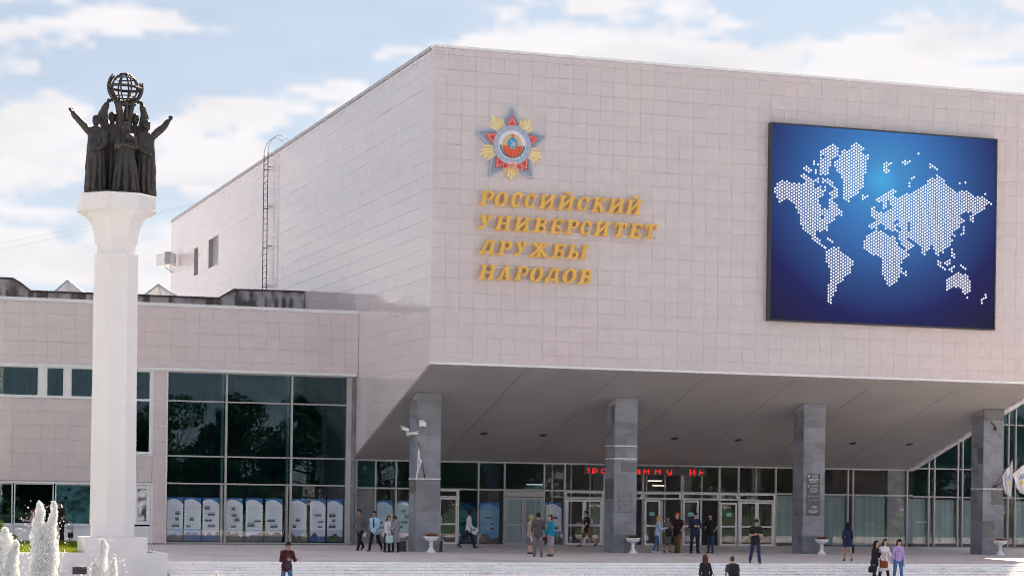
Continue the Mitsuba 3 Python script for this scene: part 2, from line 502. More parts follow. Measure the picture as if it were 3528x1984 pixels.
add(hall + '__edge_trim', box(-0.02, HX1 + 0.02, -0.03, 0.05, ZB - 0.012, ZB + 0.085), 'white_metal')
# side windows
for (a, b, c, d) in WIN:
    w = uniq(hall + '__window')
    scene[w] = mikit.ply(cat([box(0.03, 0.72, a - 0.012, a - 0.002, c, d), box(0.03, 0.72, b + 0.002, b + 0.012, c, d), box(0.03, 0.72, a, b, d + 0.002, d + 0.012), box(-0.03, 1.25, a - 0.03, b + 0.03, c - 0.05, c - 0.002)]), 'white_metal')
    scene[w + '__frame'] = mikit.ply(cat([box(0.55, 0.62, a, a + 0.07, c, d), box(0.55, 0.62, b - 0.07, b, c, d), box(0.55, 0.62, a + 0.07, b - 0.07, d - 0.07, d), box(0.55, 0.62, (a + b) / 2 - 0.04, (a + b) / 2 + 0.04, c, d - 0.07)]), 'white_plastic')
    scene[w + '__pane'] = mikit.ply(quad((0.585, a + 0.07, c), (0.585, b - 0.07, c), (0.585, b - 0.07, d - 0.07), (0.585, a + 0.07, d - 0.07)), 'glass')
    scene[w + '__blind'] = mikit.ply(box(0.68, 0.70, a, b, c, d), 'blind')

# soffit panels between narrow seams
edges = [0.12, 4.2, 8.3, 12.35, 16.5, 20.4, 24.6, HX1 - 0.3]
nrm = np.array([0, -0.3, -1.0]) / math.hypot(0.3, 1)


def slab_soffit(x0, x1, ya, yb, lift=0.0, th=0.03):
    q = [(ya, SOFF(ya) + lift), (yb, SOFF(yb) + lift), (yb, SOFF(yb) + lift + th), (ya, SOFF(ya) + lift + th)]
    return prism_x(q, x0, x1)


add(hall + '__soffit', slab_soffit(0.06, HX1 - 0.12, 0.06, GY + 0.1, 0.045, 0.05), 'dark_metal')
for a, b in zip(edges[:-1], edges[1:]):
    add(hall + '__soffit__panel', cat([slab_soffit(a + 0.012, b - 0.012, 0.62, GY - 0.02), slab_soffit(a + 0.012, b - 0.012, 0.06, 0.60)]), 'soffit_metal')
add(hall + '__soffit_edge', slab_soffit(HX1 - 0.30, HX1 + 0.03, 0.0, GY - 0.02, -0.09, 0.22), 'white_metal')

# recessed downlights
for i, (x, y) in enumerate([(5.04, 8.35), (7.87, 8.4), (14.32, 8.45), (17.55, 8.46), (23.53, 8.55), (26.53, 8.5)]):
    t = thing('ceiling_light', ['dark recessed downlight in the soffit nearest the pale side wall', 'second dark downlight from the side wall in the soffit', 'dark downlight in the soffit just right of the column with two white bands',
                                'dark downlight in the soffit midway between the two middle columns', 'dark downlight in the soffit right of the column with the tall notice board', 'dark downlight in the soffit nearest the flag column'][i], 'ceiling light', 'dark recessed lights in the soffit')
    R = T().translate([x, y, SOFF(y) - 0.004]).rotate([1, 0, 0], math.degrees(math.atan(-0.3)))
    add(t + '__rim', place(lathe([(0.15, 0.0), (0.165, -0.006), (0.175, -0.006), (0.175, 0.012), (0.15, 0.012)], 24), R), 'dark_metal')
    add(t + '__lamp', place(lathe([(0.0, -0.003), (0.148, -0.003), (0.148, 0.010), (0, 0.010)], 24), R), 'dark_metal')

# columns faced with stone slabs
CX = [0.45, 9.33, 18.36, 27.47]
COLY = 3.3
slab_rs = random.Random(21)
for ci, x0 in enumerate(CX):
    col = uniq(hall + '__column')
    W = 1.06
    core = box(x0 + 0.04, x0 + W - 0.04, COLY + 0.04, COLY + W - 0.04, -0.02, SOFF(COLY) - 0.03)
    scene[col] = mikit.ply(core, 'grout')
    z = 0.0
    ztop = SOFF(COLY) - 0.02
    course = 0
    while z < ztop - 0.05:
        h = slab_rs.choice([0.62, 0.75, 0.9]) if course else 0.8
        z1 = z + h if z + h < ztop - 0.35 else ztop
        for face in range(4):
            cut = slab_rs.choice([0.42, 0.5, 0.58, 1.0])
            parts = [(0, cut), (cut, 1.0)] if cut < 1 else [(0, 1.0)]
            for (a, b) in parts:
                r = slab_rs.random()
                dark_bias = 0.12
                tone = 'stone_dark' if r < dark_bias else ('stone_mid' if r < dark_bias + 0.22 else 'stone_light')
                g = 0.003
                u0, u1 = a * W + g, b * W - g
                pr = slab_rs.uniform(0, 0.004)
                zz1 = z1
                if face == 0:
                    m = box(x0 + u0, x0 + u1, COLY - pr, COLY + 0.038, z + g, zz1 - g)
                elif face == 1:
                    m = box(x0 + W - 0.038, x0 + W + pr, COLY + 0.04 + u0 * 0.92, COLY + 0.04 + u1 * 0.92, z + g, min(zz1, SOFF(COLY + W)) - g)
                elif face == 2:
                    m = box(x0 + u0, x0 + u1, COLY + W - 0.038, COLY + W + pr, z + g, min(zz1, SOFF(COLY + W)) - g)
                else:
                    m = box(x0 - pr, x0 + 0.038, COLY + 0.04 + u0 * 0.92, COLY + 0.04 + u1 * 0.92, z + g, min(zz1, SOFF(COLY + W)) - g)
                if m.bounds[1][2] - m.bounds[0][2] > 0.02:
                    add(col + '__slab', m, tone)
        z = z1
        course += 1
    bands = {0: [3.06], 1: [4.62, 4.07], 2: [], 3: [3.02]}[ci]
    for zb in bands:
        e = 0.02
        add(col + '__band', cat([box(x0 - e, x0 + W + e, COLY - e, COLY - 0.006, zb - 0.025, zb + 0.025), box(x0 - e, x0 + W + e, COLY + W + 0.006, COLY + W + e, zb - 0.025, zb + 0.025),
                                 box(x0 - e, x0 - 0.006, COLY - 0.006, COLY + W + 0.006, zb - 0.025, zb + 0.025), box(x0 + W + 0.006, x0 + W + e, COLY - 0.006, COLY + W + 0.006, zb - 0.025, zb + 0.025)]), 'white_metal')

# entrance glazing
FZ = 0.083
ent = uniq(hall + '__entrance_frame')
TR = 2.68
ZC = SOFF(GY) + 0.03
muls = [0.2, 1.12, 2.1, 3.1, 4.12, 6.08, 7.36, 9.32, 10.36, 12.35, 14.34, 16.33, 18.31, 19.33, 21.32, 22.6, 23.9, 25.25, 25.53, 28.54]
scene[ent] = mikit.ply(cat([box(0.12, HX1, GY - 0.06, GY + 0.05, ZC - 0.10, ZC - 0.03), box(0.12, HX1, GY - 0.05, GY + 0.04, TR - 0.035, TR + 0.035), box(0.12, HX1, GY - 0.05, GY + 0.04, FZ, FZ + 0.06)]), 'grey_metal')
for x in muls:
    add(ent + '__mullion', box(x - 0.035, x + 0.035, GY - 0.075, GY + 0.05, FZ + 0.002, ZC - 0.102), 'grey_metal')
full = sorted(muls)
for a, b in zip(full[:-1], full[1:]):
    add(ent + '__pane', quad((a + 0.035, GY, TR + 0.035), (b - 0.035, GY, TR + 0.035), (b - 0.035, GY, ZC - 0.1), (a + 0.035, GY, ZC - 0.1)), 'tinted_glass' if a < 9 else 'glass')
doors_at = [(4.12, 6.08), (7.36, 9.32), (10.36, 12.35), (12.35, 14.34), (14.34, 16.33), (16.33, 18.31), (18.31, 19.33), (19.33, 21.32)]
for a, b in zip(full[:-1], full[1:]):
    if any(abs(a - p) < 0.01 for p, _ in doors_at):
        continue
    add(ent + '__pane', quad((a + 0.035, GY, FZ + 0.06), (b - 0.035, GY, FZ + 0.06), (b - 0.035, GY, TR - 0.035), (a + 0.035, GY, TR - 0.035)), 'glass')
# stone piers behind the glass line
for (a, b) in [(0.25, 1.08), (27.49, 28.45)]:
    add(hall + '__stone_pier', box(a, b, GY + 0.06, GY + 0.5, 0, 4.0), 'stone_mid')


def frame_rect(x0, x1, z0, z1, t, y0, y1, rails=()):
    ms = [box(x0, x0 + t, y0, y1, z0, z1), box(x1 - t, x1, y0, y1, z0, z1), box(x0 + t, x1 - t, y0, y1, z1 - t, z1), box(x0 + t, x1 - t, y0, y1, z0, z0 + t)]
    for r in rails:
        ms.append(box(x0 + t, x1 - t, y0, y1, r - t / 2, r + t / 2))
    return cat(ms)


def leaf_door(key, x0, x1, z0, z1, hx, fill='glass', ang=0.0, hinge=None, bsdf='white_plastic', sheet=None):
    """A door leaf with frame, two panes and a bar handle; ang opens it about its hinge."""
    M = np.eye(4)
    if ang:
        M = trimesh.transformations.rotation_matrix(math.radians(ang), [0, 0, 1], [hinge, GY - 0.03, 0])
    zr = z0 + 0.92

    def ap(m):
        m = m.copy()
        m.apply_transform(M)
        return m
    d = add(key, ap(frame_rect(x0, x1, z0, z1, 0.085, GY - 0.055, GY - 0.005, (zr,))), bsdf)
    for (a, b) in ((z0 + 0.085, zr - 0.043), (zr + 0.043, z1 - 0.085)):
        if fill == 'frost':
            add(d + '__pane', ap(box(x0 + 0.085, x1 - 0.085, GY - 0.034, GY - 0.026, a, b)), 'blind')
        else:
            add(d + '__pane', ap(quad((x0 + 0.085, GY - 0.03, a), (x1 - 0.085, GY - 0.03, a), (x1 - 0.085, GY - 0.03, b), (x0 + 0.085, GY - 0.03, b))), 'glass')
    add(d + '__handle', ap(cat([tube([(hx, GY - 0.13, zr - 0.02), (hx, GY - 0.13, zr + 0.34)], 0.016), box(hx - 0.012, hx + 0.012, GY - 0.13, GY - 0.05, zr, zr + 0.025), box(hx - 0.012, hx + 0.012, GY - 0.13, GY - 0.05, zr + 0.29, zr + 0.315)])), bsdf)
    if sheet:
        add(d + '__notice', ap(box(*sheet[:2], GY - 0.045, GY - 0.038, *sheet[2:])), 'paint', color=(0.25, 0.62, 0.60))
    return d


def header(a, b, z0=2.3, pane=True):
    h = add(hall + '__door_header', frame_rect(a + 0.036, b - 0.036, z0, TR - 0.036, 0.06, GY - 0.06, GY + 0.03), 'white_plastic')
    add(h + '__pane', quad((a + 0.1, GY, z0 + 0.06), (b - 0.1, GY, z0 + 0.06), (b - 0.1, GY, TR - 0.1), (a + 0.1, GY, TR - 0.1)), 'glass')


Z0 = FZ + 0.06
DK = hall + '__door'
header(4.12, 5.12)
d1 = leaf_door(DK, 4.17, 5.07, Z0, 2.28, 4.27)
bars = [box(4.27 + 0.1 * i, 4.285 + 0.1 * i, GY + 0.02, GY + 0.035, Z0 + 1.0, 2.2) for i in range(1, 8)]
zz = np.linspace(Z0 + 1.0, 2.2, 40)
bars += [tube(np.stack([4.30 + 0.1 * i + 0.035 * np.sin(zz * 16 + i), zz * 0 + GY + 0.05, zz], 1), 0.008, 5) for i in range(1, 7)]
add(d1 + '__grille', cat(bars), 'dark_metal')
add(ent + '__mullion', box(5.09, 5.14, GY - 0.06, GY + 0.04, FZ + 0.06, TR - 0.036), 'white_plastic')
add(ent + '__pane', quad((5.14, GY, FZ + 0.06), (6.045, GY, FZ + 0.06), (6.045, GY, TR - 0.035), (5.14, GY, TR - 0.035)), 'tinted_glass')
# frosted double door under a roller box
sb = add(hall + '__shutter_box', cat([box(7.41, 9.28, GY - 0.09, GY + 0.03, 2.38 + 0.062 * i, 2.435 + 0.062 * i) for i in range(4)]), 'grey_metal')
for (a, b, hx) in ((7.42, 8.33, 8.24), (8.35, 9.27, 8.44)):
    leaf_door(DK, a, b, Z0, 2.34, hx, 'frost', bsdf='grey_metal')
for (a, b) in ((10.36, 12.35), (19.33, 21.32)):
    header(a, b)
    add(hall + '__door_frame', cat([box(a + 0.036, a + 0.10, GY - 0.06, GY + 0.03, Z0, 2.298), box(b - 0.10, b - 0.036, GY - 0.06, GY + 0.03, Z0, 2.298)]), 'white_plastic')
    mid_ = (a + b) / 2
    leaf_door(DK, a + 0.105, mid_ - 0.005, Z0, 2.27, mid_ - 0.09)
    leaf_door(DK, mid_ + 0.005, b - 0.105, Z0, 2.27, mid_ + 0.09)
for (a, b) in ((12.35, 14.34), (14.34, 16.33), (16.33, 18.31), (18.31, 19.33)):
    header(a, b, 2.33)
leaf_door(DK, 14.42, 15.24, Z0, 2.30, 15.15, sheet=(14.68, 14.95, 1.55, 1.72))
leaf_door(DK, 16.42, 17.24, Z0, 2.30, 17.15, sheet=(16.68, 16.98, 1.55, 1.72))
leaf_door(DK, 18.38, 19.26, Z0, 2.22, 19.15, sheet=(18.70, 18.98, 1.55, 1.72))
leaf_door(DK, 15.34, 16.24, Z0, 2.30, 16.15, ang=72, hinge=15.34)
leaf_door(DK, 17.36, 18.24, Z0, 2.30, 18.15, ang=78, hinge=17.36)
leaf_door(DK, 13.4, 14.25, Z0, 2.30, 14.15, ang=60, hinge=13.4)
# rooms behind: floor, back wall, ceiling, a second glass screen, blinds on the right
RB = 24.0
add(hall + '__lobby', cat([box(0.35, 40, RB, RB + 0.2, 0, 4.3), box(0.35, 40, GY + 0.55, RB, 4.12, 4.25), box(0.32, 0.36, GY + 0.1, RB, 0, 4.2), box(40, 40.2, GY + 0.1, RB, 0, 4.2)]), 'room')
add(hall + '__lobby', cat([box(x, x + 0.5, 16.5, 17.0, 0.08, 4.12) for x in (3, 8, 13.4, 18.2, 22.0)]), 'stone_mid')
ls = add(hall + '__inner_screen', cat([box(x - 0.03, x + 0.03, 14.4, 14.46, 0.09, 4.1) for x in np.arange(10.5, 21.6, 0.98)] + [box(10.4, 21.4, 14.4, 14.46, 2.35, 2.42)]), 'white_plastic')
add(hall + '__ceiling_lamp', cat([box(9.6, 10.4, 15.5, 15.62, 2.95, 3.0), box(16.0, 16.7, 15.6, 15.72, 3.22, 3.27), box(16.9, 17.6, 17.2, 17.32, 3.0, 3.05)]), 'white_plastic',
    emitter={'type': 'area', 'radiance': rgb(0.16, 0.145, 0.115)})
for (a, b, z0, z1) in [(21.4, 22.5, 0.3, 2.6), (22.68, 23.82, 0.2, 2.6), (23.98, 25.2, 0.2, 2.62), (25.6, 27.4, 0.2, 2.62), (28.7, 29.7, 0.3, 2.55)]:
    add(hall + '__blind', box(a, b, GY + 0.16, GY + 0.18, z0, z1), 'blind')
add(hall + '__notice', box(23.2, 23.95, GY + 0.02, GY + 0.03, 1.55, 2.1), 'paint', color=(0.50, 0.60, 0.58))

# ================================================================ the left wing
WY, WZT = 11.31, 10.66
wing = thing('wing_building', 'low tiled wing with tall dark glazing and a weathered concrete roof edge', 'building')
WX0 = -45.0
add(wing + '__upper_wall', box(WX0, -0.012, WY + 0.022, WY + 0.3, 7.72, WZT - 0.04), 'grout')
wz = [(20.17 - 0.6 * (j + 1), 20.17 - 0.6 * j) for j in range(15, 21)]
wz = [(max(a, 7.84), min(b, WZT - 0.15)) for a, b in wz]
wn, wrest = 0, []


def wing_tile(holder, x0, x1, z0, z1):
    global wn
    if x1 - x0 < 0.03 or z1 - z0 < 0.03:
        return
    full = abs(x1 - x0 - 0.6) < 1e-6 and abs(z1 - z0 - 0.6) < 1e-6
    M = mat_front((x0 + x1) / 2, WY, (z0 + z1) / 2)
    if x1 < -18.5:
        wrest.append(place(tile_mesh(x1 - x0 - GAPX, z1 - z0 - GAP), M))
    elif full:
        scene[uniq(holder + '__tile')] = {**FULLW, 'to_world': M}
    else:
        add(holder + '__tile', place(tile_mesh(x1 - x0 - GAPX, z1 - z0 - GAP), M), 'tile_brightened')


for (z0, z1) in wz:
    for k in range(0, 75):
        wing_tile(wing + '__upper_wall', -0.08 - 0.6 * (k + 1), -0.08 - 0.6 * k if k else -0.02, z0, z1)
# lower tile band, with the tall window cut out
WINX = (-11.2, -9.33)
lower = sg.box(WX0, 2.75, -9.27, 6.36).difference(sg.box(WINX[0], 4.0, WINX[1] + 0.02, 7.7))
lm = extrude(lower, 0.0001)
lowback = []
for (a, b, c, d) in [(WX0, WINX[0] - 0.04, 2.75, 6.36), (WINX[0] - 0.04, -9.27, 2.75, 3.96)]:
    lowback.append(box(a, b, WY + 0.022, WY + 0.3, c, d))
add(wing + '__lower_wall', cat(lowback), 'grout')
for j in range(22, 31):
    z0, z1 = max(20.17 - 0.6 * (j + 1), 2.80), min(20.17 - 0.6 * j, 6.33)
    for k in range(15, 75):
        x0, x1 = -0.30 - 0.6 * (k + 1), -0.30 - 0.6 * k
        if x0 > -9.30:
            continue
        x1 = min(x1, -9.27)
        if z0 > 3.90 and x1 > WINX[0] - 0.04:
            if x0 >= WINX[0] - 0.04:
                continue
            x1 = WINX[0] - 0.04
        if z0 < 3.96 < z1 and x1 > WINX[0]:
            wing_tile(wing + '__lower_wall', x0, x1, z0, 3.95)
            continue
        wing_tile(wing + '__lower_wall', x0, x1, z0, z1)
# pier between window and glazing
add(wing + '__pier', box(-9.27, -8.68, WY + 0.022, WY + 0.5, 0.1, 7.72), 'grout')
z = 0.12
for j in range(20, 34):
    z0, z1 = max(20.17 - 0.6 * (j + 1), 0.12), min(20.17 - 0.6 * j, 7.70)
    if z1 - z0 > 0.05:
        add(wing + '__pier__tile', place(tile_mesh(0.59, z1 - z0 - GAP), mat_front(-8.975, WY, (z0 + z1) / 2)), 'tile_brightened')
add(wing + '__pier_trim', box(-8.675, -8.62, WY - 0.015, WY + 0.5, 0.1, 7.72), 'white_metal')
if wrest:
    k = add(wing + '__far_tiles', cat(wrest), 'tile_brightened')
    lab(k, kind='stuff')
add(wing + '__coping', box(WX0, -0.015, WY - 0.06, WY + 0.5, WZT - 0.15, WZT), 'white_metal')
add(wing + '__edge_trim', box(WX0, -0.09, WY - 0.05, WY + 0.45, 7.70, 7.83), 'white_metal')
add(wing + '__roof', cat([box(WX0, -0.02, WY + 0.5, 40, WZT - 0.35, WZT - 0.12), box(WX0, -0.02, 39.8, 40, 0, WZT - 0.35), box(WX0, WX0 + 0.2, WY + 0.3, 39.8, 0, WZT - 0.35)]), 'bitumen')
# concrete roof parapet with its raised ends
pp = sg.Polygon([(-45, WZT - 0.3), (-45, 12.42), (-14.3, 12.42), (-13.9, 12.2), (-13.45, 11.86), (-4.35, 11.9), (-3.6, 12.36), (-0.04, 12.40), (-0.04, WZT - 0.3)])
add(wing + '__parapet', shift(extrude(pp, 0.35), y=22.35), 'concrete')
cap = [(-45, 12.42), (-14.3, 12.42), (-13.9, 12.2), (-13.45, 11.86), (-4.35, 11.9), (-3.6, 12.36), (-0.05, 12.40)]
add(wing + '__parapet_cap', cat([prism_x([(21.93, 0), (22.42, 0), (22.42, 0.07), (21.93, 0.07)], 0, 1).apply_transform(
    trimesh.transformations.translation_matrix([a[0], 0, a[1] + 0.004]) @ np.array([[b[0] - a[0], 0, 0, 0], [0, 1, 0, 0], [b[1] - a[1], 0, 1, 0], [0, 0, 0, 1.0]])) for a, b in zip(cap[:-1], cap[1:])]), 'bitumen')
# glazed roof pyramids
scene['skylight_pane'] = prin((0.70, 0.67, 0.66), 0.15, spec=0.6)
for (cx, hw) in ((-11.06, 1.12), (-6.45, 1.3)):
    s = uniq(wing + '__skylight')
    cy, zb, zt = 26.0 + 1.2, 11.6, 13.0
    base = [np.array(q, float) for q in ((cx - hw * 1.3, cy - hw * 1.3, zb), (cx + hw * 1.3, cy - hw * 1.3, zb), (cx + hw * 1.3, cy + hw * 1.3, zb), (cx - hw * 1.3, cy + hw * 1.3, zb))]
    ap_ = np.array([cx, cy, zt])
    scene[s] = mikit.ply(cat([tube([b, ap_], 0.035, 6) for b in base] + [tube([base[i], base[(i + 1) % 4]], 0.035, 6) for i in range(4)]
                            + [tube([base[i] * (1 - t) + base[(i + 1) % 4] * t, ap_ * 1.0], 0.02, 5) for i in range(4) for t in (0.5,)] + [box(cx - hw * 1.3, cx + hw * 1.3, cy - hw * 1.3, cy + hw * 1.3, WZT - 0.2, zb - 0.04)]), 'grey_metal')
    for i in range(4):
        a, b = base[i], base[(i + 1) % 4]
        m_ = (a + b) / 2
        scene[uniq(s + '__pane')] = mikit.ply(trimesh.Trimesh([a, m_, ap_, m_, b, ap_], [[0, 1, 2], [3, 4, 5]], process=False), 'skylight_pane')
# strip of windows, tall window
WF = WY + 0.10


def win(x0, x1, z0, z1, rails=(), t=0.06, glass='tinted_glass', y=WF, fr='white_plastic'):
    w = add(wing + '__window', frame_rect(x0, x1, z0, z1, t, y - 0.04, y + 0.04, rails), fr)
    zs = [z0 + t] + [q for r in sorted(rails) for q in (r - t / 2, r + t / 2)] + [z1 - t]
    for a, b in zip(zs[::2], zs[1::2]):
        add(w + '__pane', quad((x0 + t, y, a), (x1 - t, y, a), (x1 - t, y, b), (x0 + t, y, b)), glass)
    return w


win(-17.2, -14.2, 6.42, 7.70, t=0.05)
win(-13.9, -13.12, 6.42, 7.70, t=0.05)
win(-12.86, WINX[0] - 0.05, 6.42, 7.70, t=0.05)
win(-20.5, -17.5, 6.42, 7.70, t=0.05)
for (a, b) in ((-14.198, -13.902), (-13.118, -12.862), (-17.498, -17.202)):
    add(wing + '__window_post', box(a, b, WF - 0.09, WF + 0.05, 6.42, 7.70), 'white_plastic')
add(wing + '__sill', box(WX0, WINX[0] - 0.05, WY - 0.05, WY + 0.14, 6.345, 6.415), 'white_metal')
win(WINX[0] - 0.03, WINX[1], 4.03, 7.70, rails=(6.38,), t=0.09)
add(wing + '__window_trim', cat([box(WINX[1] + 0.002, WINX[1] + 0.06, WY - 0.03, WY + 0.12, 3.96, 7.70), box(WINX[0] - 0.06, WINX[1] + 0.06, WY - 0.03, WY + 0.14, 3.955, 4.02)]), 'white_metal')
# ground floor band with white spandrel
for (a, b) in [(-19.0, -17.1), (-17.04, -15.25), (-15.19, -13.51), (-13.45, -11.7), (-11.64, -10.12)]:
    win(a, b, 0.90, 2.66, t=0.045)
add(wing + '__ground_trim', cat([box(WX0, -9.24, WY - 0.04, WY + 0.16, 2.665, 2.745), box(WX0, -10.06, WY - 0.05, WY + 0.16, 0.82, 0.895)]), 'white_metal')
add(wing + '__spandrel', cat([box(a + 0.01, a + 1.69, WY + 0.02, WY + 0.2, 0.10, 0.815) for a in np.arange(-44.1, -11, 1.7)] + [box(-10.7, -10.06, WY + 0.02, WY + 0.2, 0.10, 0.815)]), 'white_plastic')
add(wing + '__door', cat([frame_rect(-10.04, -9.33, 0.92, 2.655, 0.16, WF - 0.05, WF + 0.04), box(-10.04, -9.33, WF - 0.05, WF + 0.04, 0.12, 0.86), box(-9.32, -9.24, WY - 0.04, WY + 0.16, 0.1, 2.66)]), 'white_plastic')
add(wing + '__door__pane', quad((-9.88, WF, 1.08), (-9.49, WF, 1.08), (-9.49, WF, 2.5), (-9.88, WF, 2.5)), 'glass')
# crumpled reflective film inside some ground-floor panes
gx_, gz_ = np.meshgrid(np.linspace(-13.4, -9.4, 120), np.linspace(0.95, 2.62, 60))
wv = 0.30 * meshkit.fbm(np.stack([gx_ * 1.6, gz_ * 1.4, gx_ * 0], -1), 3, 4)
Vf = np.stack([gx_, WF + 0.06 + wv, gz_], -1).reshape(-1, 3)
Ff = []
for a in range(59):
    for b in range(119):
        i = a * 120 + b
        Ff += [[i, i + 1, i + 121], [i, i + 121, i + 120]]
scene['film'] = two({'type': 'roughconductor', 'material': 'Al', 'alpha': 0.08, 'specular_reflectance': rgb(0.55, 0.56, 0.58)})
add(wing + '__window_film', trimesh.Trimesh(Vf, Ff, process=False), 'film', smooth=True)
# big glazing beside the hall
GW = 11.7
gz_lines = [0.12, 2.76, 3.97, 6.40, 7.70]
gl = add(wing + '__glazing', cat([box(-8.62, -0.12, GW - 0.06, GW + 0.06, z - 0.03, z + 0.03) for z in gz_lines[1:-1]] + [box(-8.62, -0.12, GW - 0.06, GW + 0.06, 0.10, 0.17), box(-8.62, -0.12, GW - 0.06, GW + 0.06, 7.64, 7.71), box(-8.62, -8.57, GW - 0.08, GW + 0.06, 0.17, 7.64)]), 'grey_metal')
gm = [-8.57, -5.95, -2.98, -0.46]
for x in gm[1:3]:
    add(gl + '__mullion', cat([box(x - 0.045, x + 0.045, GW - 0.10, GW + 0.065, 0.172, 7.638), box(x - 0.19, x - 0.09, GW + 0.068, GW + 0.3, 0.172, 7.638)]), 'grey_metal')
add(gl + '__mullion', cat([box(-0.46, -0.22, GW - 0.09, GW + 0.065, 0.172, 7.638)]), 'grey_metal')
for a, b in zip(gm[:-1], gm[1:]):
    for c, d in zip(gz_lines[:-1], gz_lines[1:]):
        tx, tz = rt.gauss(0, 0.004), rt.gauss(0, 0.003)
        x0, x1, z0, z1 = a + 0.045, b - 0.045, c + 0.03, d - 0.03
        add(gl + '__pane', quad((x0, GW + tx, z0), (x1, GW - tx, z0 + 0), (x1, GW - tx + tz, z1), (x0, GW + tx + tz, z1)), 'glass' if c < 1 else 'tinted_glass')
add(wing + '__stone_pier', box(-0.21, -0.03, GW - 0.04, GW + 0.4, 0.1, 7.7), 'stone_mid')
# room behind
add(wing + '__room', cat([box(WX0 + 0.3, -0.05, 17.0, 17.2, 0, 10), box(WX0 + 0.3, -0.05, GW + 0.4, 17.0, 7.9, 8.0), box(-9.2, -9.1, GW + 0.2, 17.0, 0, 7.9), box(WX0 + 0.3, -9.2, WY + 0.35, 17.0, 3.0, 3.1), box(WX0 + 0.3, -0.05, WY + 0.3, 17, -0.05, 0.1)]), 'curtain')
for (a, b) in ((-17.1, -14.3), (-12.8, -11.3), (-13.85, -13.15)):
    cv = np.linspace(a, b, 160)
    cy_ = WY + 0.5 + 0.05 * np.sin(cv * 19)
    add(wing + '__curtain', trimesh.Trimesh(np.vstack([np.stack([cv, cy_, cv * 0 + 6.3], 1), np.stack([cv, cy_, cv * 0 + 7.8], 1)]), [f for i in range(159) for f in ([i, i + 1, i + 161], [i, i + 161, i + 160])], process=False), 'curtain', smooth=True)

# ================================================================ the right wing, only its edge shows
rw = thing('wing_building', 'dark glazed wing at the right end of the hall behind the flags', 'building')
RX0, RX1 = HX1 + 0.02, 60.0
RZT = 15.6
rlev = [FZ, 2.64, 4.05, 6.34, 8.2]
rm = [29.75, 30.07, 31.4, 31.66, 34.29, 34.7, 37.0, 39.5, 42, 45, 48, 51, 54, 57]
rg = add(rw + '__glazing', cat([box(RX0, RX1, GY - 0.05, GY + 0.05, z - 0.03, z + 0.03) for z in rlev[1:]] + [box(RX0, RX1, GY - 0.05, GY + 0.05, FZ, FZ + 0.06), box(29.0, 29.7, GY - 0.03, GY + 0.03, 1.35, 1.41)]), 'grey_metal')
for x in rm:
    add(rg + '__mullion', box(x - 0.035, x + 0.035, GY - 0.085, GY + 0.055, FZ + 0.06, 8.17), 'grey_metal')
rx = [RX0] + rm
for a, b in zip(rx[:-1], rx[1:]):
    for c, d in zip(rlev[:-1], rlev[1:]):
        add(rg + '__pane', quad((a + 0.035, GY, c + 0.03), (b - 0.035, GY, c + 0.03), (b - 0.035, GY, d - 0.03), (a + 0.035, GY, d - 0.03)), 'glass' if c < 1 else 'tinted_glass')
add(rw + '__wall', box(RX0, RX1, GY - 0.05, GY + 0.3, 8.23, RZT), 'tile_brightened')
add(rw + '__roof', cat([box(RX0, RX1, GY + 0.3, 45, RZT - 0.4, RZT - 0.15), box(RX0, RX1, 44.8, 45, 0, RZT - 0.4), box(RX1 - 0.2, RX1, GY + 0.3, 44.8, 0, RZT - 0.4)]), 'bitumen')
add(rw + '__room', cat([box(RX0, RX1 - 0.3, 20, 20.2, 0, 8.3), box(RX0, RX1 - 0.3, GY + 0.4, 20, 8.3, 8.4)]), 'room')
for (a, b) in ((29.8, 30.0), (30.15, 31.3), (31.75, 34.2), (34.8, 36.9)):
    add(rw + '__blind', box(a, b, GY + 0.16, GY + 0.18, 0.3, 2.5), 'blind')

# ================================================================ bodies (people and the statue figures share the builder)
def ball(p, r, n=14):
    return m3.Manifold.sphere(float(r), n).translate([float(q) for q in p])


def hull(*sp, n=14):
    return m3.Manifold.batch_hull([ball(p, r, n) for p, r in sp])


def union(ms):
    return m3.Manifold.batch_boolean(list(ms), m3.OpType.Add)


def to_tri(man):
    m = man.to_mesh()
    return trimesh.Trimesh(np.array(m.vert_properties[:, :3], float), np.array(m.tri_verts), process=False)


def soften(man, length=0.04, it=6):
    t = to_tri(man.refine_to_length(length))
    t.merge_vertices()
    trimesh.smoothing.filter_taubin(t, lamb=0.5, nu=0.53, iterations=it)
    return t


def unit(v):
    v = np.asarray(v, float)
    return v / np.linalg.norm(v)


ARMS = {
    'down': ((.02, .16, -1), (.14, .04, -1)),
    'fwd': ((.40, .14, -1), (.62, .06, -.8)),
    'back': ((-.38, .16, -1), (-.12, .10, -1)),
    'phone': ((.10, .22, -1), (.80, -.50, .12)),
    'fold': ((.28, .26, -1), (.42, -.95, .10)),
    'carry': ((.05, .22, -1), (.55, -.12, -.75)),
    'hip': ((-.22, .50, -1), (.20, -.55, -.65)),
    'cup': ((.35, .15, -1), (1.0, -.1, .15)),
    'shoulderbag': ((-.05, .30, -1), (.55, -.35, .55)),
    'up': ((.05, .55, .9), (.02, .35, 1)),
    'upin': ((.10, .10, 1), (.05, -.30, 1)),
    'upout': ((.05, 1.0, .95), (.02, .62, 1)),
}


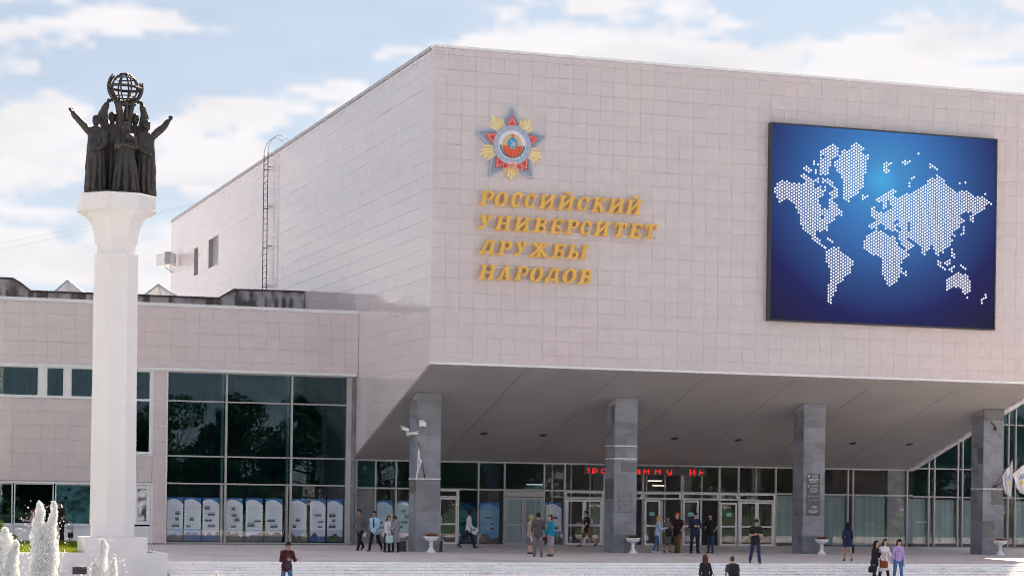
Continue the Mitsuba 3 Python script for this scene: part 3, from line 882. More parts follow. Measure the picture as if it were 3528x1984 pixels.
def joints(H, pose, fem=False):
    """Joint positions in the figure's own frame: x forward, y left, z up, before it is set on its feet."""
    j = {}
    hw, sw = (0.052 if not fem else 0.056) * H, (0.108 if not fem else 0.092) * H
    lean = math.radians(pose.get('lean', 2))
    pel = np.array([0, 0, 0.53 * H])
    j['pelvis'] = pel

    def up(h, y=0.0, x=0.0):
        d = h * H
        return pel + np.array([math.sin(lean) * d + x * H, y * H, math.cos(lean) * d])
    j['waist'], j['chest'], j['neck'] = up(0.09), up(0.205), up(0.30)
    hp, hy = math.radians(pose.get('head', 0)), math.radians(pose.get('turn', 0))
    nb = up(0.305)
    j['headbase'] = nb
    j['head'] = nb + np.array([math.sin(lean + hp * 0.7) * 0.095 * H + 0.012 * H, 0, math.cos(hp * 0.7) * 0.098 * H])
    j['head_rot'] = (hp, hy)
    for s, n in ((1, 'L'), (-1, 'R')):
        j['hip' + n] = pel + np.array([0, s * hw, -0.005 * H])
        a, k = pose.get('leg' + n, (0, 2))
        a, k = math.radians(a), math.radians(k)
        spread = s * math.radians(pose.get('spread', 2))
        th = np.array([math.sin(a), math.sin(spread), -math.cos(a)])
        j['knee' + n] = j['hip' + n] + unit(th) * 0.245 * H
        sh = np.array([math.sin(a - k), math.sin(spread) * 0.6, -math.cos(a - k)])
        j['ank' + n] = j['knee' + n] + unit(sh) * 0.237 * H
        j['footdir' + n] = unit([math.cos(min(0, a - k) * 0.8), s * 0.15, math.sin(min(0, a - k) * 0.8)])
        j['sh' + n] = up(0.272, s * sw / H)
        ua, fa = pose.get('arm' + n, ARMS['down'])
        ua, fa = (np.array(q) * np.array([1, s, 1]) for q in (ua, fa))
        j['el' + n] = j['sh' + n] + unit(ua) * 0.168 * H
        j['wr' + n] = j['el' + n] + unit(fa) * 0.148 * H
        j['handdir' + n] = unit(fa)
    low = min(j['ankL'][2], j['ankR'][2]) - 0.043 * H
    for k in j:
        if k[:4] in ('foot', 'hand') or k == 'head_rot':
            continue
        j[k] = j[k] - np.array([0, 0, low])
    return j


def torso(j, H, e, fem, bottom=True):
    r = H / 1.75
    w = 0.85 if fem else 1.0
    P, W, C, N = j['pelvis'], j['waist'], j['chest'], j['neck']
    pelv = [(P + np.array([dx, s * 0.068 * r, 0]), 0.092 * r * (1.06 if fem else 1) + e) for s in (-1, 1) for dx in (0,)]
    wai = [(W + np.array([0, s * 0.055 * r * w, 0]), 0.086 * r * w + e) for s in (-1, 1)]
    che = [(C + np.array([0.005, s * 0.075 * r * w, 0]), 0.098 * r * w + e) for s in (-1, 1)]
    sho = [(j['shL'] + np.array([0, -0.025 * r, -0.012]), 0.052 * r * w + e), (j['shR'] + np.array([0, 0.025 * r, -0.012]), 0.052 * r * w + e)]
    ms = [hull(*pelv, *wai), hull(*wai, *che), hull(*che, *sho), hull(*sho, (N + np.array([0, 0, 0.0]), 0.058 * r + e * 0.6))]
    if fem:
        ms.append(hull(*[(C + np.array([0.075 * r, s * 0.055 * r, 0.0]), 0.048 * r + e) for s in (-1, 1)], *che))
    return ms if bottom else ms[1:]


def hand(wr, d, n, H, curl=28):
    """Palm, four separate curled fingers and a thumb from the palm's side; d along the hand, n the palm's normal."""
    k = H / 1.75
    d, n = unit(d), unit(n - d * (np.dot(n, d)))
    s = np.cross(d, n)
    ms = [hull((wr, 0.024 * k), (wr + d * 0.085 * k + s * 0.032 * k, 0.013 * k), (wr + d * 0.088 * k - s * 0.030 * k, 0.013 * k), n=8)]
    for i, (o, L) in enumerate(((0.033, 0.068), (0.011, 0.078), (-0.011, 0.073), (-0.032, 0.058))):
        p = wr + (d * 0.088 + s * o) * k
        a = math.radians(curl)
        for q in range(2):
            dd = d * math.cos(a) + n * math.sin(a)
            p2 = p + dd * L * 0.5 * k
            ms.append(hull((p, 0.0095 * k), (p2, 0.0085 * k), n=6))
            p, a = p2, a + math.radians(curl + 12)
    p = wr + (d * 0.03 + s * 0.028) * k
    p2 = p + unit(d * 0.75 + s * 0.6 + n * 0.35) * 0.042 * k
    ms += [hull((p, 0.013 * k), (p2, 0.0105 * k), n=6), hull((p2, 0.0105 * k), (p2 + unit(d + n * 0.4 + s * 0.1) * 0.03 * k, 0.009 * k), n=6)]
    return union(ms)


def head_frame(j, H):
    hp, hy = j['head_rot']
    M = trimesh.transformations.euler_matrix(0, hp, hy, 'sxyz')
    M[:3, 3] = j['head']
    return M


def in_head(man, M):
    return man.transform(M[:3, :4])


def make_body(j, H, fem, arms_hand=(28, 28), hand_k=1.0):
    r = H / 1.75
    a = 0.88 if fem else 1.0
    ms = torso(j, H, 0, fem)
    for n in 'LR':
        ms += [hull((j['hip' + n], 0.088 * r), (j['knee' + n], 0.056 * r)), hull((j['knee' + n], 0.055 * r), (j['knee' + n] * 0.62 + j['ank' + n] * 0.38 - np.array([0.012, 0, 0]), 0.055 * r), (j['ank' + n], 0.036 * r)),
               hull((j['ank' + n] + np.array([-0.02, 0, -0.025]) * r, 0.034 * r), (j['ank' + n] + j['footdir' + n] * 0.13 * r + np.array([0, 0, -0.045]) * r, 0.026 * r)),
               hull((j['sh' + n], 0.050 * r * a), (j['el' + n], 0.040 * r * a)), hull((j['el' + n], 0.040 * r * a), (j['wr' + n], 0.026 * r * a))]
    ms.append(hull((j['neck'] - np.array([0, 0, 0.01]), 0.058 * r * a), (j['headbase'] + (j['head'] - j['headbase']) * 0.4, 0.052 * r * a)))
    body = soften(union(ms), 0.05, 5)
    M = head_frame(j, H)
    hd = union([m3.Manifold.sphere(1, 20).scale([0.098 * r, 0.078 * r, 0.108 * r]).translate([0, 0, 0.018 * r]),
                hull(((0.035 * r, 0, -0.068 * r), 0.050 * r), ((0.062 * r, 0, -0.085 * r), 0.024 * r), ((0.01 * r, 0, 0), 0.072 * r)),
                hull(((0.086 * r, 0, 0.012 * r), 0.008 * r), ((0.112 * r, 0, -0.022 * r), 0.012 * r), ((0.085 * r, 0, -0.026 * r), 0.015 * r), n=8),
                hull(((0.0, 0.078 * r, 0.012 * r), 0.014 * r), ((-0.008 * r, 0.082 * r, -0.022 * r), 0.010 * r), n=8),
                hull(((0.0, -0.078 * r, 0.012 * r), 0.014 * r), ((-0.008 * r, -0.082 * r, -0.022 * r), 0.010 * r), n=8)])
    parts = [in_head(hd, M)]
    for i, (n, s) in enumerate((('L', 1), ('R', -1))):
        d = j['handdir' + n]
        inward = np.array([0.25, -s, 0.1])
        parts.append(hand(j['wr' + n] - d * 0.012, d, inward, H * hand_k, arms_hand[i]))
    mm = m3.Manifold(m3.Mesh(np.asarray(body.vertices, np.float32), np.asarray(body.faces, np.uint32)))
    try:
        out = union([mm] + parts)
        if out.is_empty():
            raise ValueError
        return to_tri(out)
    except Exception:
        return cat([body] + [to_tri(p) for p in parts])


def sleeves(j, H, e, length, fem):
    r, a, ms = H / 1.75, (0.88 if fem else 1.0), []
    for n in 'LR':
        ua, fa = j['el' + n] - j['sh' + n], j['wr' + n] - j['el' + n]
        if length == 'none':
            continue
        if length == 'short':
            ms.append(hull((j['sh' + n], 0.052 * r * a + e), (j['sh' + n] + ua * 0.62, 0.047 * r * a + e * 1.4)))
        elif length == 'long':
            ms += [hull((j['sh' + n], 0.052 * r * a + e), (j['el' + n], 0.043 * r * a + e)), hull((j['el' + n], 0.043 * r * a + e), (j['el' + n] + fa * 0.9, 0.031 * r * a + e))]
        else:
            ms += [hull((j['sh' + n], 0.052 * r * a + e), (j['el' + n], 0.044 * r * a + e)), hull((j['el' + n], 0.044 * r * a + e), (j['el' + n] + fa * 0.35, 0.038 * r * a + e))]
    return ms


def leg_cover(j, H, e, frac, flare=0.0):
    r, ms = H / 1.75, []
    P = j['pelvis']
    ms.append(hull(*[(P + np.array([0, s * 0.066 * r, -0.01]), 0.092 * r + e) for s in (-1, 1)], *[(j['hip' + n] - np.array([0, 0, 0.03]), 0.090 * r + e) for n in 'LR']))
    for n in 'LR':
        h, k, a = j['hip' + n], j['knee' + n], j['ank' + n]
        if frac <= 1:
            q = h + (k - h) * frac
            ms.append(hull((h, 0.090 * r + e), (q, 0.066 * r + e + flare)))
        else:
            q = k + (a - k) * (frac - 1)
            ms += [hull((h, 0.090 * r + e), (k, 0.058 * r + e)), hull((k, 0.058 * r + e), (k * 0.65 + q * 0.35, 0.055 * r + e), (q, 0.042 * r + e + flare))]
    return ms


def skirt(j, H, e, frac, flare):
    r = H / 1.75
    P = j['pelvis']
    pts = [(P + np.array([0, s * 0.068 * r, 0.02]), 0.092 * r + e) for s in (-1, 1)]
    low = []
    for n in 'LR':
        h, k, a = j['hip' + n], j['knee' + n], j['ank' + n]
        q = h + (k - h) * frac if frac <= 1 else k + (a - k) * (frac - 1)
        low.append((q + np.array([0, 0.02 * (1 if n == 'L' else -1), 0]), 0.07 * r + flare))
    return hull(*pts, *low, n=18)


def put(mesh, pos, yaw, z0):
    M = trimesh.transformations.rotation_matrix(yaw, [0, 0, 1])
    M[:3, 3] = [pos[0], pos[1], z0]
    m = mesh.copy()
    m.apply_transform(M)
    return m


def person(label, pos, z0, face, H, pose, top, bottom, shoe=(0.03, 0.03, 0.03), skin_c=(0.52, 0.33, 0.25), hair=('short', (0.02, 0.015, 0.012)), fem=False, extras=()):
    """face: the direction looked at in degrees, 0 = +x, 90 = away from the camera. top = (colour, sleeve, hem); bottom = (kind, colour)."""
    key = thing('person', label, 'person')
    yaw = math.radians(face)
    j = joints(H, pose, fem)
    r = H / 1.75
    grip = pose.get('grip', (28, 28))

    def part(name, mesh, bsdf, c):
        if isinstance(mesh, m3.Manifold):
            mesh = soften(mesh, 0.05, 4)
        add(key + '__' + name, put(mesh, pos, yaw, z0), bsdf, smooth=True, color=c)
    body = put(make_body(j, H, fem, grip), pos, yaw, z0)
    scene[key] = mikit.ply(body, 'skin', smooth=True, color=np.tile(np.array(skin_c, float), (len(body.vertices), 1)))
    # upper garment
    c, sl, hem = top
    e = 0.014
    tm = torso(j, H, e, fem) + sleeves(j, H, e, sl, fem)
    P = j['pelvis']
    if hem == 'coat':
        tm.append(skirt(j, H, 0.026, 0.85, 0.02))
    elif hem == 'long':
        tm.append(hull(*[(P + np.array([0, s * 0.070 * r, 0.03]), 0.094 * r + e + 0.012) for s in (-1, 1)], *[(P + np.array([0, s * 0.072 * r, -0.07 * r]), 0.096 * r + e + 0.012) for s in (-1, 1)]))
    elif hem == 'dress':
        tm.append(skirt(j, H, 0.022, 0.95, 0.03))
    part('dress' if hem == 'dress' else ('coat' if hem == 'coat' else 'shirt'), union(tm), 'cloth', c)
    kind, bc = bottom
    if kind == 'trousers':
        part('trousers', union(leg_cover(j, H, 0.010, 1.93, 0.010)), 'cloth', bc)
    elif kind == 'jeans':
        part('trousers', union(leg_cover(j, H, 0.006, 1.9, 0.002)), 'cloth', bc)
    elif kind == 'shorts':
        part('shorts', union(leg_cover(j, H, 0.016, 0.92, 0.014)), 'cloth', bc)
    elif kind == 'skirt':
        part('skirt', skirt(j, H, 0.02, 1.05, 0.025), 'cloth', bc)
    elif kind == 'minishorts':
        part('shorts', union(leg_cover(j, H, 0.018, 0.42, 0.03)), 'cloth', bc)
    for n in 'LR':
        a, d = j['ank' + n], j['footdir' + n]
        dn = np.array([0, 0, -0.046]) * r
        sh = hull((a + np.array([-0.03, 0, -0.028]) * r, 0.042 * r), (a + d * 0.14 * r + dn * 0.95, 0.034 * r), (a + d * 0.06 * r + np.array([0, 0, -0.03]) * r, 0.042 * r), n=12)
        part('shoe', to_tri(sh), 'paint', shoe)
    # head: hair, eyes, mouth
    M = head_frame(j, H)
    style, hc = hair
    skull = m3.Manifold.sphere(1, 22).scale([0.108 * r, 0.089 * r, 0.116 * r]).translate([-0.006 * r, 0, 0.026 * r])
    face_cut = m3.Manifold.cube([0.2 * r, 0.3 * r, 0.2 * r], True).translate([0.125 * r, 0, -0.045 * r])
    under = m3.Manifold.cube([0.3 * r, 0.3 * r, 0.2 * r], True).translate([0.02 * r, 0, -0.145 * r])
    hm = [skull - face_cut - under]
    if style == 'cap':
        hm = [(m3.Manifold.sphere(1, 22).scale([0.113 * r, 0.094 * r, 0.112 * r]).translate([-0.004 * r, 0, 0.036 * r]) - m3.Manifold.cube([0.4 * r, 0.4 * r, 0.2 * r], True).translate([0, 0, -0.06 * r])),
              hull(((0.09 * r, 0.05 * r, 0.042 * r), 0.008), ((0.09 * r, -0.05 * r, 0.042 * r), 0.008), ((0.165 * r, 0.03 * r, 0.030 * r), 0.008), ((0.165 * r, -0.03 * r, 0.030 * r), 0.008), n=8)]
    if style in ('long', 'verylong'):
        dz = -0.30 if style == 'long' else -0.42
        hm.append(hull(((-0.05 * r, 0.045 * r, 0.0), 0.055 * r), ((-0.05 * r, -0.045 * r, 0.0), 0.055 * r), ((-0.075 * r, 0.05 * r, dz * r), 0.032 * r), ((-0.075 * r, -0.05 * r, dz * r), 0.032 * r)))
        for s in (1, -1):
            hm.append(hull(((-0.01 * r, s * 0.078 * r, 0.02 * r), 0.026 * r), ((-0.02 * r, s * 0.088 * r, dz * 0.75 * r), 0.026 * r)))
    if style == 'bob':
        for s in (1, -1):
            hm.append(hull(((-0.02 * r, s * 0.07 * r, 0.02 * r), 0.034 * r), ((-0.03 * r, s * 0.072 * r, -0.085 * r), 0.036 * r), ((-0.07 * r, 0, -0.06 * r), 0.045 * r)))
    if style == 'ponytail':
        hm.append(hull(((-0.10 * r, 0, 0.05 * r), 0.03 * r), ((-0.13 * r, 0, -0.16 * r), 0.022 * r)))
    part('cap' if style == 'cap' else 'hair', to_tri(in_head(union(hm), M)), 'cloth', hc)
    eyes = union([m3.Manifold.sphere(0.011 * r, 8).translate([0.089 * r, s * 0.033 * r, 0.016 * r]) for s in (1, -1)])
    part('eyes', to_tri(in_head(eyes, M)), 'paint', (0.03, 0.02, 0.02))
    part('mouth', to_tri(in_head(hull(((0.092 * r, 0.018 * r, -0.052 * r), 0.007 * r), ((0.092 * r, -0.018 * r, -0.052 * r), 0.007 * r), n=8), M)), 'paint', (0.33, 0.12, 0.11))
    if 'beard' in extras:
        part('beard', to_tri(in_head(hull(((0.055 * r, 0.03 * r, -0.082 * r), 0.030 * r), ((0.055 * r, -0.03 * r, -0.082 * r), 0.030 * r), ((0.078 * r, 0, -0.088 * r), 0.022 * r)), M)), 'cloth', (0.03, 0.02, 0.018))
    if 'tie' in extras:
        part('tie', hull((j['neck'] + np.array([0.10, 0, -0.03]) * r, 0.022), (j['chest'] + np.array([0.122, 0, -0.05]) * r, 0.026), (j['waist'] + np.array([0.105, 0, 0.0]) * r, 0.03)), 'cloth', (0.05, 0.035, 0.06))
    return key, j, yaw, part


def local(pos, yaw, z0, p):
    c, s = math.cos(yaw), math.sin(yaw)
    return np.array([pos[0] + c * p[0] - s * p[1], pos[1] + s * p[0] + c * p[1], z0 + p[2]])


# ================================================================ the monument
MX, MY = -13.98, -9.0


def octa(w, z):
    """Corner ring of an octagon w across flats."""
    R = w / 2 / math.cos(math.pi / 8)
    return [(MX + R * math.cos(math.pi / 8 + k * math.pi / 4), MY + R * math.sin(math.pi / 8 + k * math.pi / 4), z) for k in range(8)]


def octa_stack(levels):
    V = [p for w, z in levels for p in octa(w, z)]
    n = len(levels)
    F = []
    for i in range(n - 1):
        for k in range(8):
            a, b = i * 8 + k, i * 8 + (k + 1) % 8
            F += [[a, b, b + 8], [a, b + 8, a + 8]]
    for k in range(1, 7):
        F += [[0, k + 1, k], [(n - 1) * 8, (n - 1) * 8 + k, (n - 1) * 8 + k + 1]]
    m = trimesh.Trimesh(V, F, process=False)
    m.fix_normals()
    return m


def addm(key, mesh, bsdf, **kw):
    """Brings the monument, modelled about (MX, MY), to its place and size."""
    m = mesh.copy()
    m.apply_scale(0.973)
    m.apply_translation((-14.25 - 0.973 * MX, -11.02 - 0.973 * MY, 0.064))
    return add(key, m, bsdf, **kw)


mon = thing('monument_column', 'tall white octagonal column on a square base beside the fountain', 'column')
addm(mon + '__base', cat([cbox(MX - 1.05, MX + 1.05, MY - 1.05, MY + 1.05, -1.5, 0.80, 0.012)]), 'white_render', smooth=20)
addm(mon + '__base__collar', octa_stack([(1.40, 0.78), (1.40, 1.225)]), 'white_render')
addm(mon + '__shaft', octa_stack([(1.47, 1.222), (1.48, 1.24), (1.44, 6.0), (1.41, 10.47), (1.40, 10.485)]), 'white_render')
cavetto = [(1.38 + 1.08 * (1 - math.sqrt(max(0, 1 - t * t))) + 0.04 * t, 10.87 + 1.02 * t) for t in np.linspace(0, 1, 12)]
addm(mon + '__capital', octa_stack([(1.24, 10.48), (1.24, 10.83), (1.40, 10.832), (1.40, 10.87)] + cavetto[1:] + [(2.54, 11.90), (2.54, 11.98), (2.50, 12.0), (2.50, 12.46), (2.48, 12.48)]), 'white_render')

# bronze group on its top
stt = thing('bronze_statue', 'dark bronze group of robed figures lifting a globe on top of the white column', 'statue')
addm(stt + '__ground', trimesh.convex.convex_hull(np.array([(MX + 1.17 * math.cos(a), MY + 1.15 * math.sin(a), z) for a in np.linspace(0, 6.28, 14) for z in (12.48, 12.55)])), 'bronze')


def figure(x, y, face, H, pose, robe, extra=(), fists=(60, 60)):
    yaw = math.radians(face)
    j = joints(H, pose, True)
    f = addm(stt + '__figure', put(make_body(j, H, False, fists, 1.35), (x, y), yaw, 12.54), 'bronze', smooth=True)
    r = H / 1.75
    P = j['pelvis']
    ms = torso(j, H, 0.03, False) + sleeves(j, H, 0.055, 'long', False)
    n = 9
    hem = []
    for k in range(n):                   # folds: a fluted hem
        a = 2 * math.pi * k / n
        hem.append(hull((j['chest'] + np.array([0.05 * math.cos(a), 0.10 * math.sin(a), -0.05]) * r, 0.085 * r), (P + np.array([0.11 * math.cos(a), 0.15 * math.sin(a), 0.06]) * r, 0.075 * r), (np.array([robe[0] * math.cos(a), robe[1] * math.sin(a), 0.06]), 0.055 * r), (np.array([0, 0, 0.06]), 0.08 * r)))
    for nn in 'LR':                      # cloth hanging from the arms
        if 'cape' in extra:
            ms.append(hull((j['wr' + nn] * 0.7 + j['el' + nn] * 0.3, 0.045 * r), (j['sh' + nn], 0.06 * r), (j['waist'] + np.array([-0.03, 0.11 * (1 if nn == 'L' else -1), 0]) * r, 0.05 * r)))
    t = soften(union(ms + hem), 0.07, 5)
    v = t.vertices
    w = meshkit.fbm(np.stack([v[:, 0] * 9 + x, v[:, 1] * 9, v[:, 2] * 2.2], -1), 3, 2) - 0.5
    t.vertices = v + t.vertex_normals * (w * 0.07)[:, None]
    addm(f + '__robe', put(t, (x, y), yaw, 12.54), 'bronze', smooth=True)
    M = head_frame(j, H)
    hair_ = (m3.Manifold.sphere(1, 20).scale([0.115 * r, 0.094 * r, 0.118 * r]).translate([-0.008 * r, 0, 0.028 * r]) - m3.Manifold.cube([0.2 * r, 0.3 * r, 0.2 * r], True).translate([0.13 * r, 0, -0.045 * r]))
    if 'veil' in extra:
        hair_ = union([hair_, hull(((-0.05 * r, 0.05 * r, 0), 0.065 * r), ((-0.05 * r, -0.05 * r, 0), 0.065 * r), ((-0.07 * r, 0.08 * r, -0.28 * r), 0.06 * r), ((-0.07 * r, -0.08 * r, -0.28 * r), 0.06 * r))])
    addm(f + '__hair', put(to_tri(in_head(hair_, M)), (x, y), yaw, 12.54), 'bronze', smooth=True)
    return f, j


# left and right: an arm flung out; front: woman with a bundle; behind: two carry the globe
figure(-14.74, -9.20, 252, 2.62, {'armR': ((.05, .98, 1.0), (.0, .85, 1)), 'armL': ((.2, .25, -1), (.3, -.6, -.6)), 'turn': -25, 'head': -8}, (0.27, 0.31), fists=(80, 80))
figure(-13.03, -9.15, 285, 2.58, {'armL': ((.05, .95, .85), (.0, .85, 1)), 'armR': ((.2, .25, -1), (.3, -.6, -.6)), 'turn': 20, 'head': -10}, (0.27, 0.31), fists=(80, 80))
figure(-13.78, -9.60, 262, 2.40, {'armL': ARMS['fold'], 'armR': ((.35, .2, -1), (.5, -.9, .2)), 'head': 8}, (0.36, 0.42), ('veil',))
figure(-14.14, -8.85, 250, 2.84, {'armL': ((.15, .05, 1), (.2, -.2, 1)), 'armR': ((.2, .22, 1), (.25, -.55, 1)), 'head': -15}, (0.30, 0.36), ('cape',))
figure(-13.38, -8.80, 290, 2.84, {'armL': ((.2, .22, 1), (.25, -.55, 1)), 'armR': ((.15, .05, 1), (.2, -.2, 1)), 'head': -15}, (0.30, 0.36), ('cape',))
bun = trimesh.creation.icosphere(2)
bun.apply_scale((0.17, 0.30, 0.15))
bun.apply_transform(trimesh.transformations.rotation_matrix(0.5, [0, 1, 0]))
addm(stt + '__bundle', shift(bun, -13.72, -9.98, 14.36), 'bronze', smooth=True)
GC = np.array([-13.76, -9.0, 16.22])
gl_ = addm(stt + '__globe', tube([GC + 0.565 * np.array([math.cos(a), math.sin(a) * 0.96, -0.055 * math.cos(a)]) for a in np.linspace(0, 2 * math.pi, 49)[:-1]], 0.050, 8, True), 'bronze', smooth=40)
for k in range(4):
    a = math.pi * k / 4 + 0.35
    addm(gl_ + '__meridian', tube([GC + 0.465 * np.array([math.cos(t) * math.cos(a), math.cos(t) * math.sin(a), math.sin(t)]) for t in np.linspace(0, 2 * math.pi, 41)[:-1]], 0.030, 6, True), 'bronze', smooth=40)
for h in (0.31, -0.31):
    rr = math.sqrt(0.465 ** 2 - h * h)
    addm(gl_ + '__parallel', tube([GC + np.array([rr * math.cos(a), rr * math.sin(a), h]) for a in np.linspace(0, 2 * math.pi, 33)[:-1]], 0.024, 6, True), 'bronze', smooth=40)
addm(gl_ + '__cap', cat([shift(lathe([(0, 0.06), (0.17, 0.03), (0.2, 0.0), (0.0, 0.0)], 20), *(GC + [0, 0, 0.46])), shift(lathe([(0, 0.0), (0.22, 0.02), (0.26, 0.06), (0, 0.06)], 20), *(GC + [0, 0, -0.53]))]), 'bronze', smooth=30)
for s, top_ in ((-1, 1.0), (1, 0.55)):
    pts = [GC + np.array([s * 0.56 * math.sin(t), -0.10, -0.56 * math.cos(t) + 0.0]) for t in np.linspace(0.35, 1.75 + 0.45 * top_ * (1 if s < 0 else 0), 16)]
    ms = [tube(pts, np.linspace(0.06, 0.03, 16), 6)]
    for i, p in enumerate(pts):
        for side in (-1, 1):
            t = unit(pts[min(i + 1, 15)] - pts[max(i - 1, 0)])
            o = unit(p - GC) * side
            q = p + t * 0.09 + o * 0.075
            ms.append(trimesh.convex.convex_hull(np.array([p, p + t * 0.03 + o * 0.06 + [0, 0.02, 0], p + t * 0.09 + o * 0.02 - [0, 0.02, 0], q, p + [0, 0.03, 0]])))
    addm(stt + '__branch', cat(ms), 'bronze')
# hands and cloth under the globe
sup = union([hull((np.array([-13.76 + 0.28 * math.cos(a), -9.0 + 0.2 * math.sin(a), 15.72]), 0.05), (np.array([-13.76 + 0.16 * math.cos(a + .3), -9.0 + 0.12 * math.sin(a + .3), 15.15]), 0.06), n=8) for a in np.linspace(0.3, 5.8, 7)] + [hull((np.array([-14.08, -9.0, 15.70]), 0.055), (np.array([-13.42, -9.0, 15.66]), 0.055), (np.array([-13.76, -9.1, 15.66]), 0.1))])
addm(stt + '__support', to_tri(sup), 'bronze', smooth=40)

# planter wall round the lawn
pl = thing('planter_wall', 'low white rendered retaining wall round the lawn in front of the column', 'wall')
add(pl + '__front', cbox(-45, -12.55, -12.02, -11.70, -1.3, 0.34, 0.015), 'white_render')
add(pl + '__side', cbox(-12.87, -12.55, -11.698, -7.6, -1.3, 0.34, 0.015), 'white_render')
plq = thing('memorial_plaque', 'dark plaque low on the white planter wall between the fountain jets', 'plaque')
add(plq + '__plate', cbox(-15.68, -15.22, -12.06, -12.022, -0.36, -0.125, 0.008), 'dark_metal')
add(plq + '__shelf', cbox(-15.70, -15.0, -12.14, -12.022, -0.42, -0.375, 0.008), 'white_metal')

# shrub on the lawn
sh = thing('shrub', 'rounded sunlit green shrub on the lawn left of the fountain jets', 'shrub')


def leaves(centers, size, rng, squash=1.0):
    n = len(centers)
    a = rng.normal(size=(n, 3))
    a /= np.linalg.norm(a, axis=1, keepdims=True)
    b = np.cross(a, rng.normal(size=(n, 3)))
    b /= np.linalg.norm(b, axis=1, keepdims=True)
    s = (size * rng.uniform(0.6, 1.3, n))[:, None]
    c = np.asarray(centers)
    V = np.stack([c - a * s, c + b * s * 0.45, c + a * s, c - b * s * 0.45], 1).reshape(-1, 3)
    F = (np.arange(n) * 4)[:, None, None] + np.array([[0, 1, 2], [0, 2, 3]])
    return trimesh.Trimesh(V, F.reshape(-1, 3), process=False)


def clump_points(blobs, n, rng):
    pts = []
    w = np.array([b[3] ** 2 for b in blobs])
    for i in rng.choice(len(blobs), n, p=w / w.sum()):
        x, y, z, r = blobs[i]
        d = rng.normal(size=3)
        d /= np.linalg.norm(d)
        rad = r * (0.55 + 0.5 * rng.random() ** 0.6)
        pts.append((x + d[0] * rad, y + d[1] * rad, z + d[2] * rad * 0.85))
    return np.array(pts)


rg_ = np.random.default_rng(31)
bl = [(-17.3, 1.2, 0.75, 0.55), (-16.8, 1.0, 0.55, 0.5), (-17.8, 1.3, 0.6, 0.6), (-16.4, 1.2, 0.4, 0.35), (-17.2, 0.6, 0.5, 0.5), (-17.0, 1.3, 1.0, 0.4), (-18.5, 1.5, 0.7, 0.6)]
add(sh + '__foliage', leaves(clump_points(bl, 5200, rg_), 0.055, rg_), 'shrub_leaf')
add(sh + '__stem', cat([tube([(-17.2, 1.1, 0.1), (x, y, z)], [0.03, 0.01], 6) for x, y, z, r in bl]), 'bark')

# fountain jets
TET = np.array([(1, 1, 1), (1, -1, -1), (-1, 1, -1), (-1, -1, 1.0)]) / 1.73
QS = [trimesh.transformations.random_rotation_matrix(np.random.default_rng(i).random(3))[:3, :3] for i in range(64)]
QSA = np.array(QS)


def jet(label, x, y, zb, lobes, seed, drops=260):
    key = thing('fountain_jet', label, 'fountain jet', None)
    rng = np.random.default_rng(seed)
    blobs = []
    for (dx, dy, zt, wb) in lobes:
        n = int(9000 * (zt - zb))
        # ragged column: it rises, slows and breaks up; thin where the noise leaves gaps near its edge
        t = rng.random(n) ** 0.9
        zs = zb + (zt - zb) * t
        ang_ = rng.uniform(0, 2 * np.pi, n)
        R = wb * (1.15 - 0.80 * t ** 0.8) * np.sqrt(np.clip(1.02 - t ** 9, 0.02, 1)) * (1 + 0.35 * (meshkit.fbm(np.stack([np.cos(ang_) * 1.6, np.sin(ang_) * 1.6, zs * 5 + seed], -1), 4, 6) - 0.5))
        ang, rad = ang_, rng.random(n) ** 0.42
        px = x + dx * (0.45 + 0.55 * t) + 0.03 * np.sin(zs * 6 + seed) + R * rad * np.cos(ang)
        py = y + dy + R * rad * np.sin(ang)
        P = np.stack([px, py, zs], 1)
        g = meshkit.fbm(P * np.array([17, 17, 9.0]) + seed * 3.7, 4, 2)
        keep = g > 0.10 + 0.40 * np.clip((rad - 0.55) / 0.45, 0, 1)
        P = P[keep] + (g[keep] - 0.5)[:, None] * np.stack([np.cos(ang[keep]), np.sin(ang[keep]), ang[keep] * 0], 1) * 0.13
        sz = rng.uniform(0.007, 0.016, len(P))
        q = rng.integers(64, size=len(P))
        blobs.append((np.einsum('ij,njk->nik', TET, QSA[q]) * sz[:, None, None] + P[:, None, :]).reshape(-1, 3))
    V = np.vstack(blobs)
    nb = len(V) // 4
    F = (np.arange(nb) * 4)[:, None, None] + np.array([[0, 1, 2], [0, 2, 3], [0, 3, 1], [1, 3, 2]])
    k = add(key + '__spray', trimesh.Trimesh(V, F.reshape(-1, 3), process=False), 'foam')
    lab(k, kind='stuff')
    dv, sm = [], trimesh.creation.icosphere(0)
    for i in range(drops):
        l = lobes[rng.integers(len(lobes))]
        zz_ = zb + (l[2] - zb) * rng.random() ** 0.8
        tt = (zz_ - zb) / (l[2] - zb)
        a, q = rng.uniform(0, 6.28), l[3] * (1.25 - 0.5 * tt) + abs(rng.normal(0, 0.10))
        dv.append(sm.vertices * rng.uniform(0.006, 0.020) + [x + l[0] + q * math.cos(a), y + l[1] + q * math.sin(a), zz_])
    F = (np.arange(drops) * len(sm.vertices))[:, None, None] + sm.faces
    k = add(key + '__drops', trimesh.Trimesh(np.vstack(dv), F.reshape(-1, 3), process=False), 'foam', smooth=True)
    lab(k, kind='stuff')


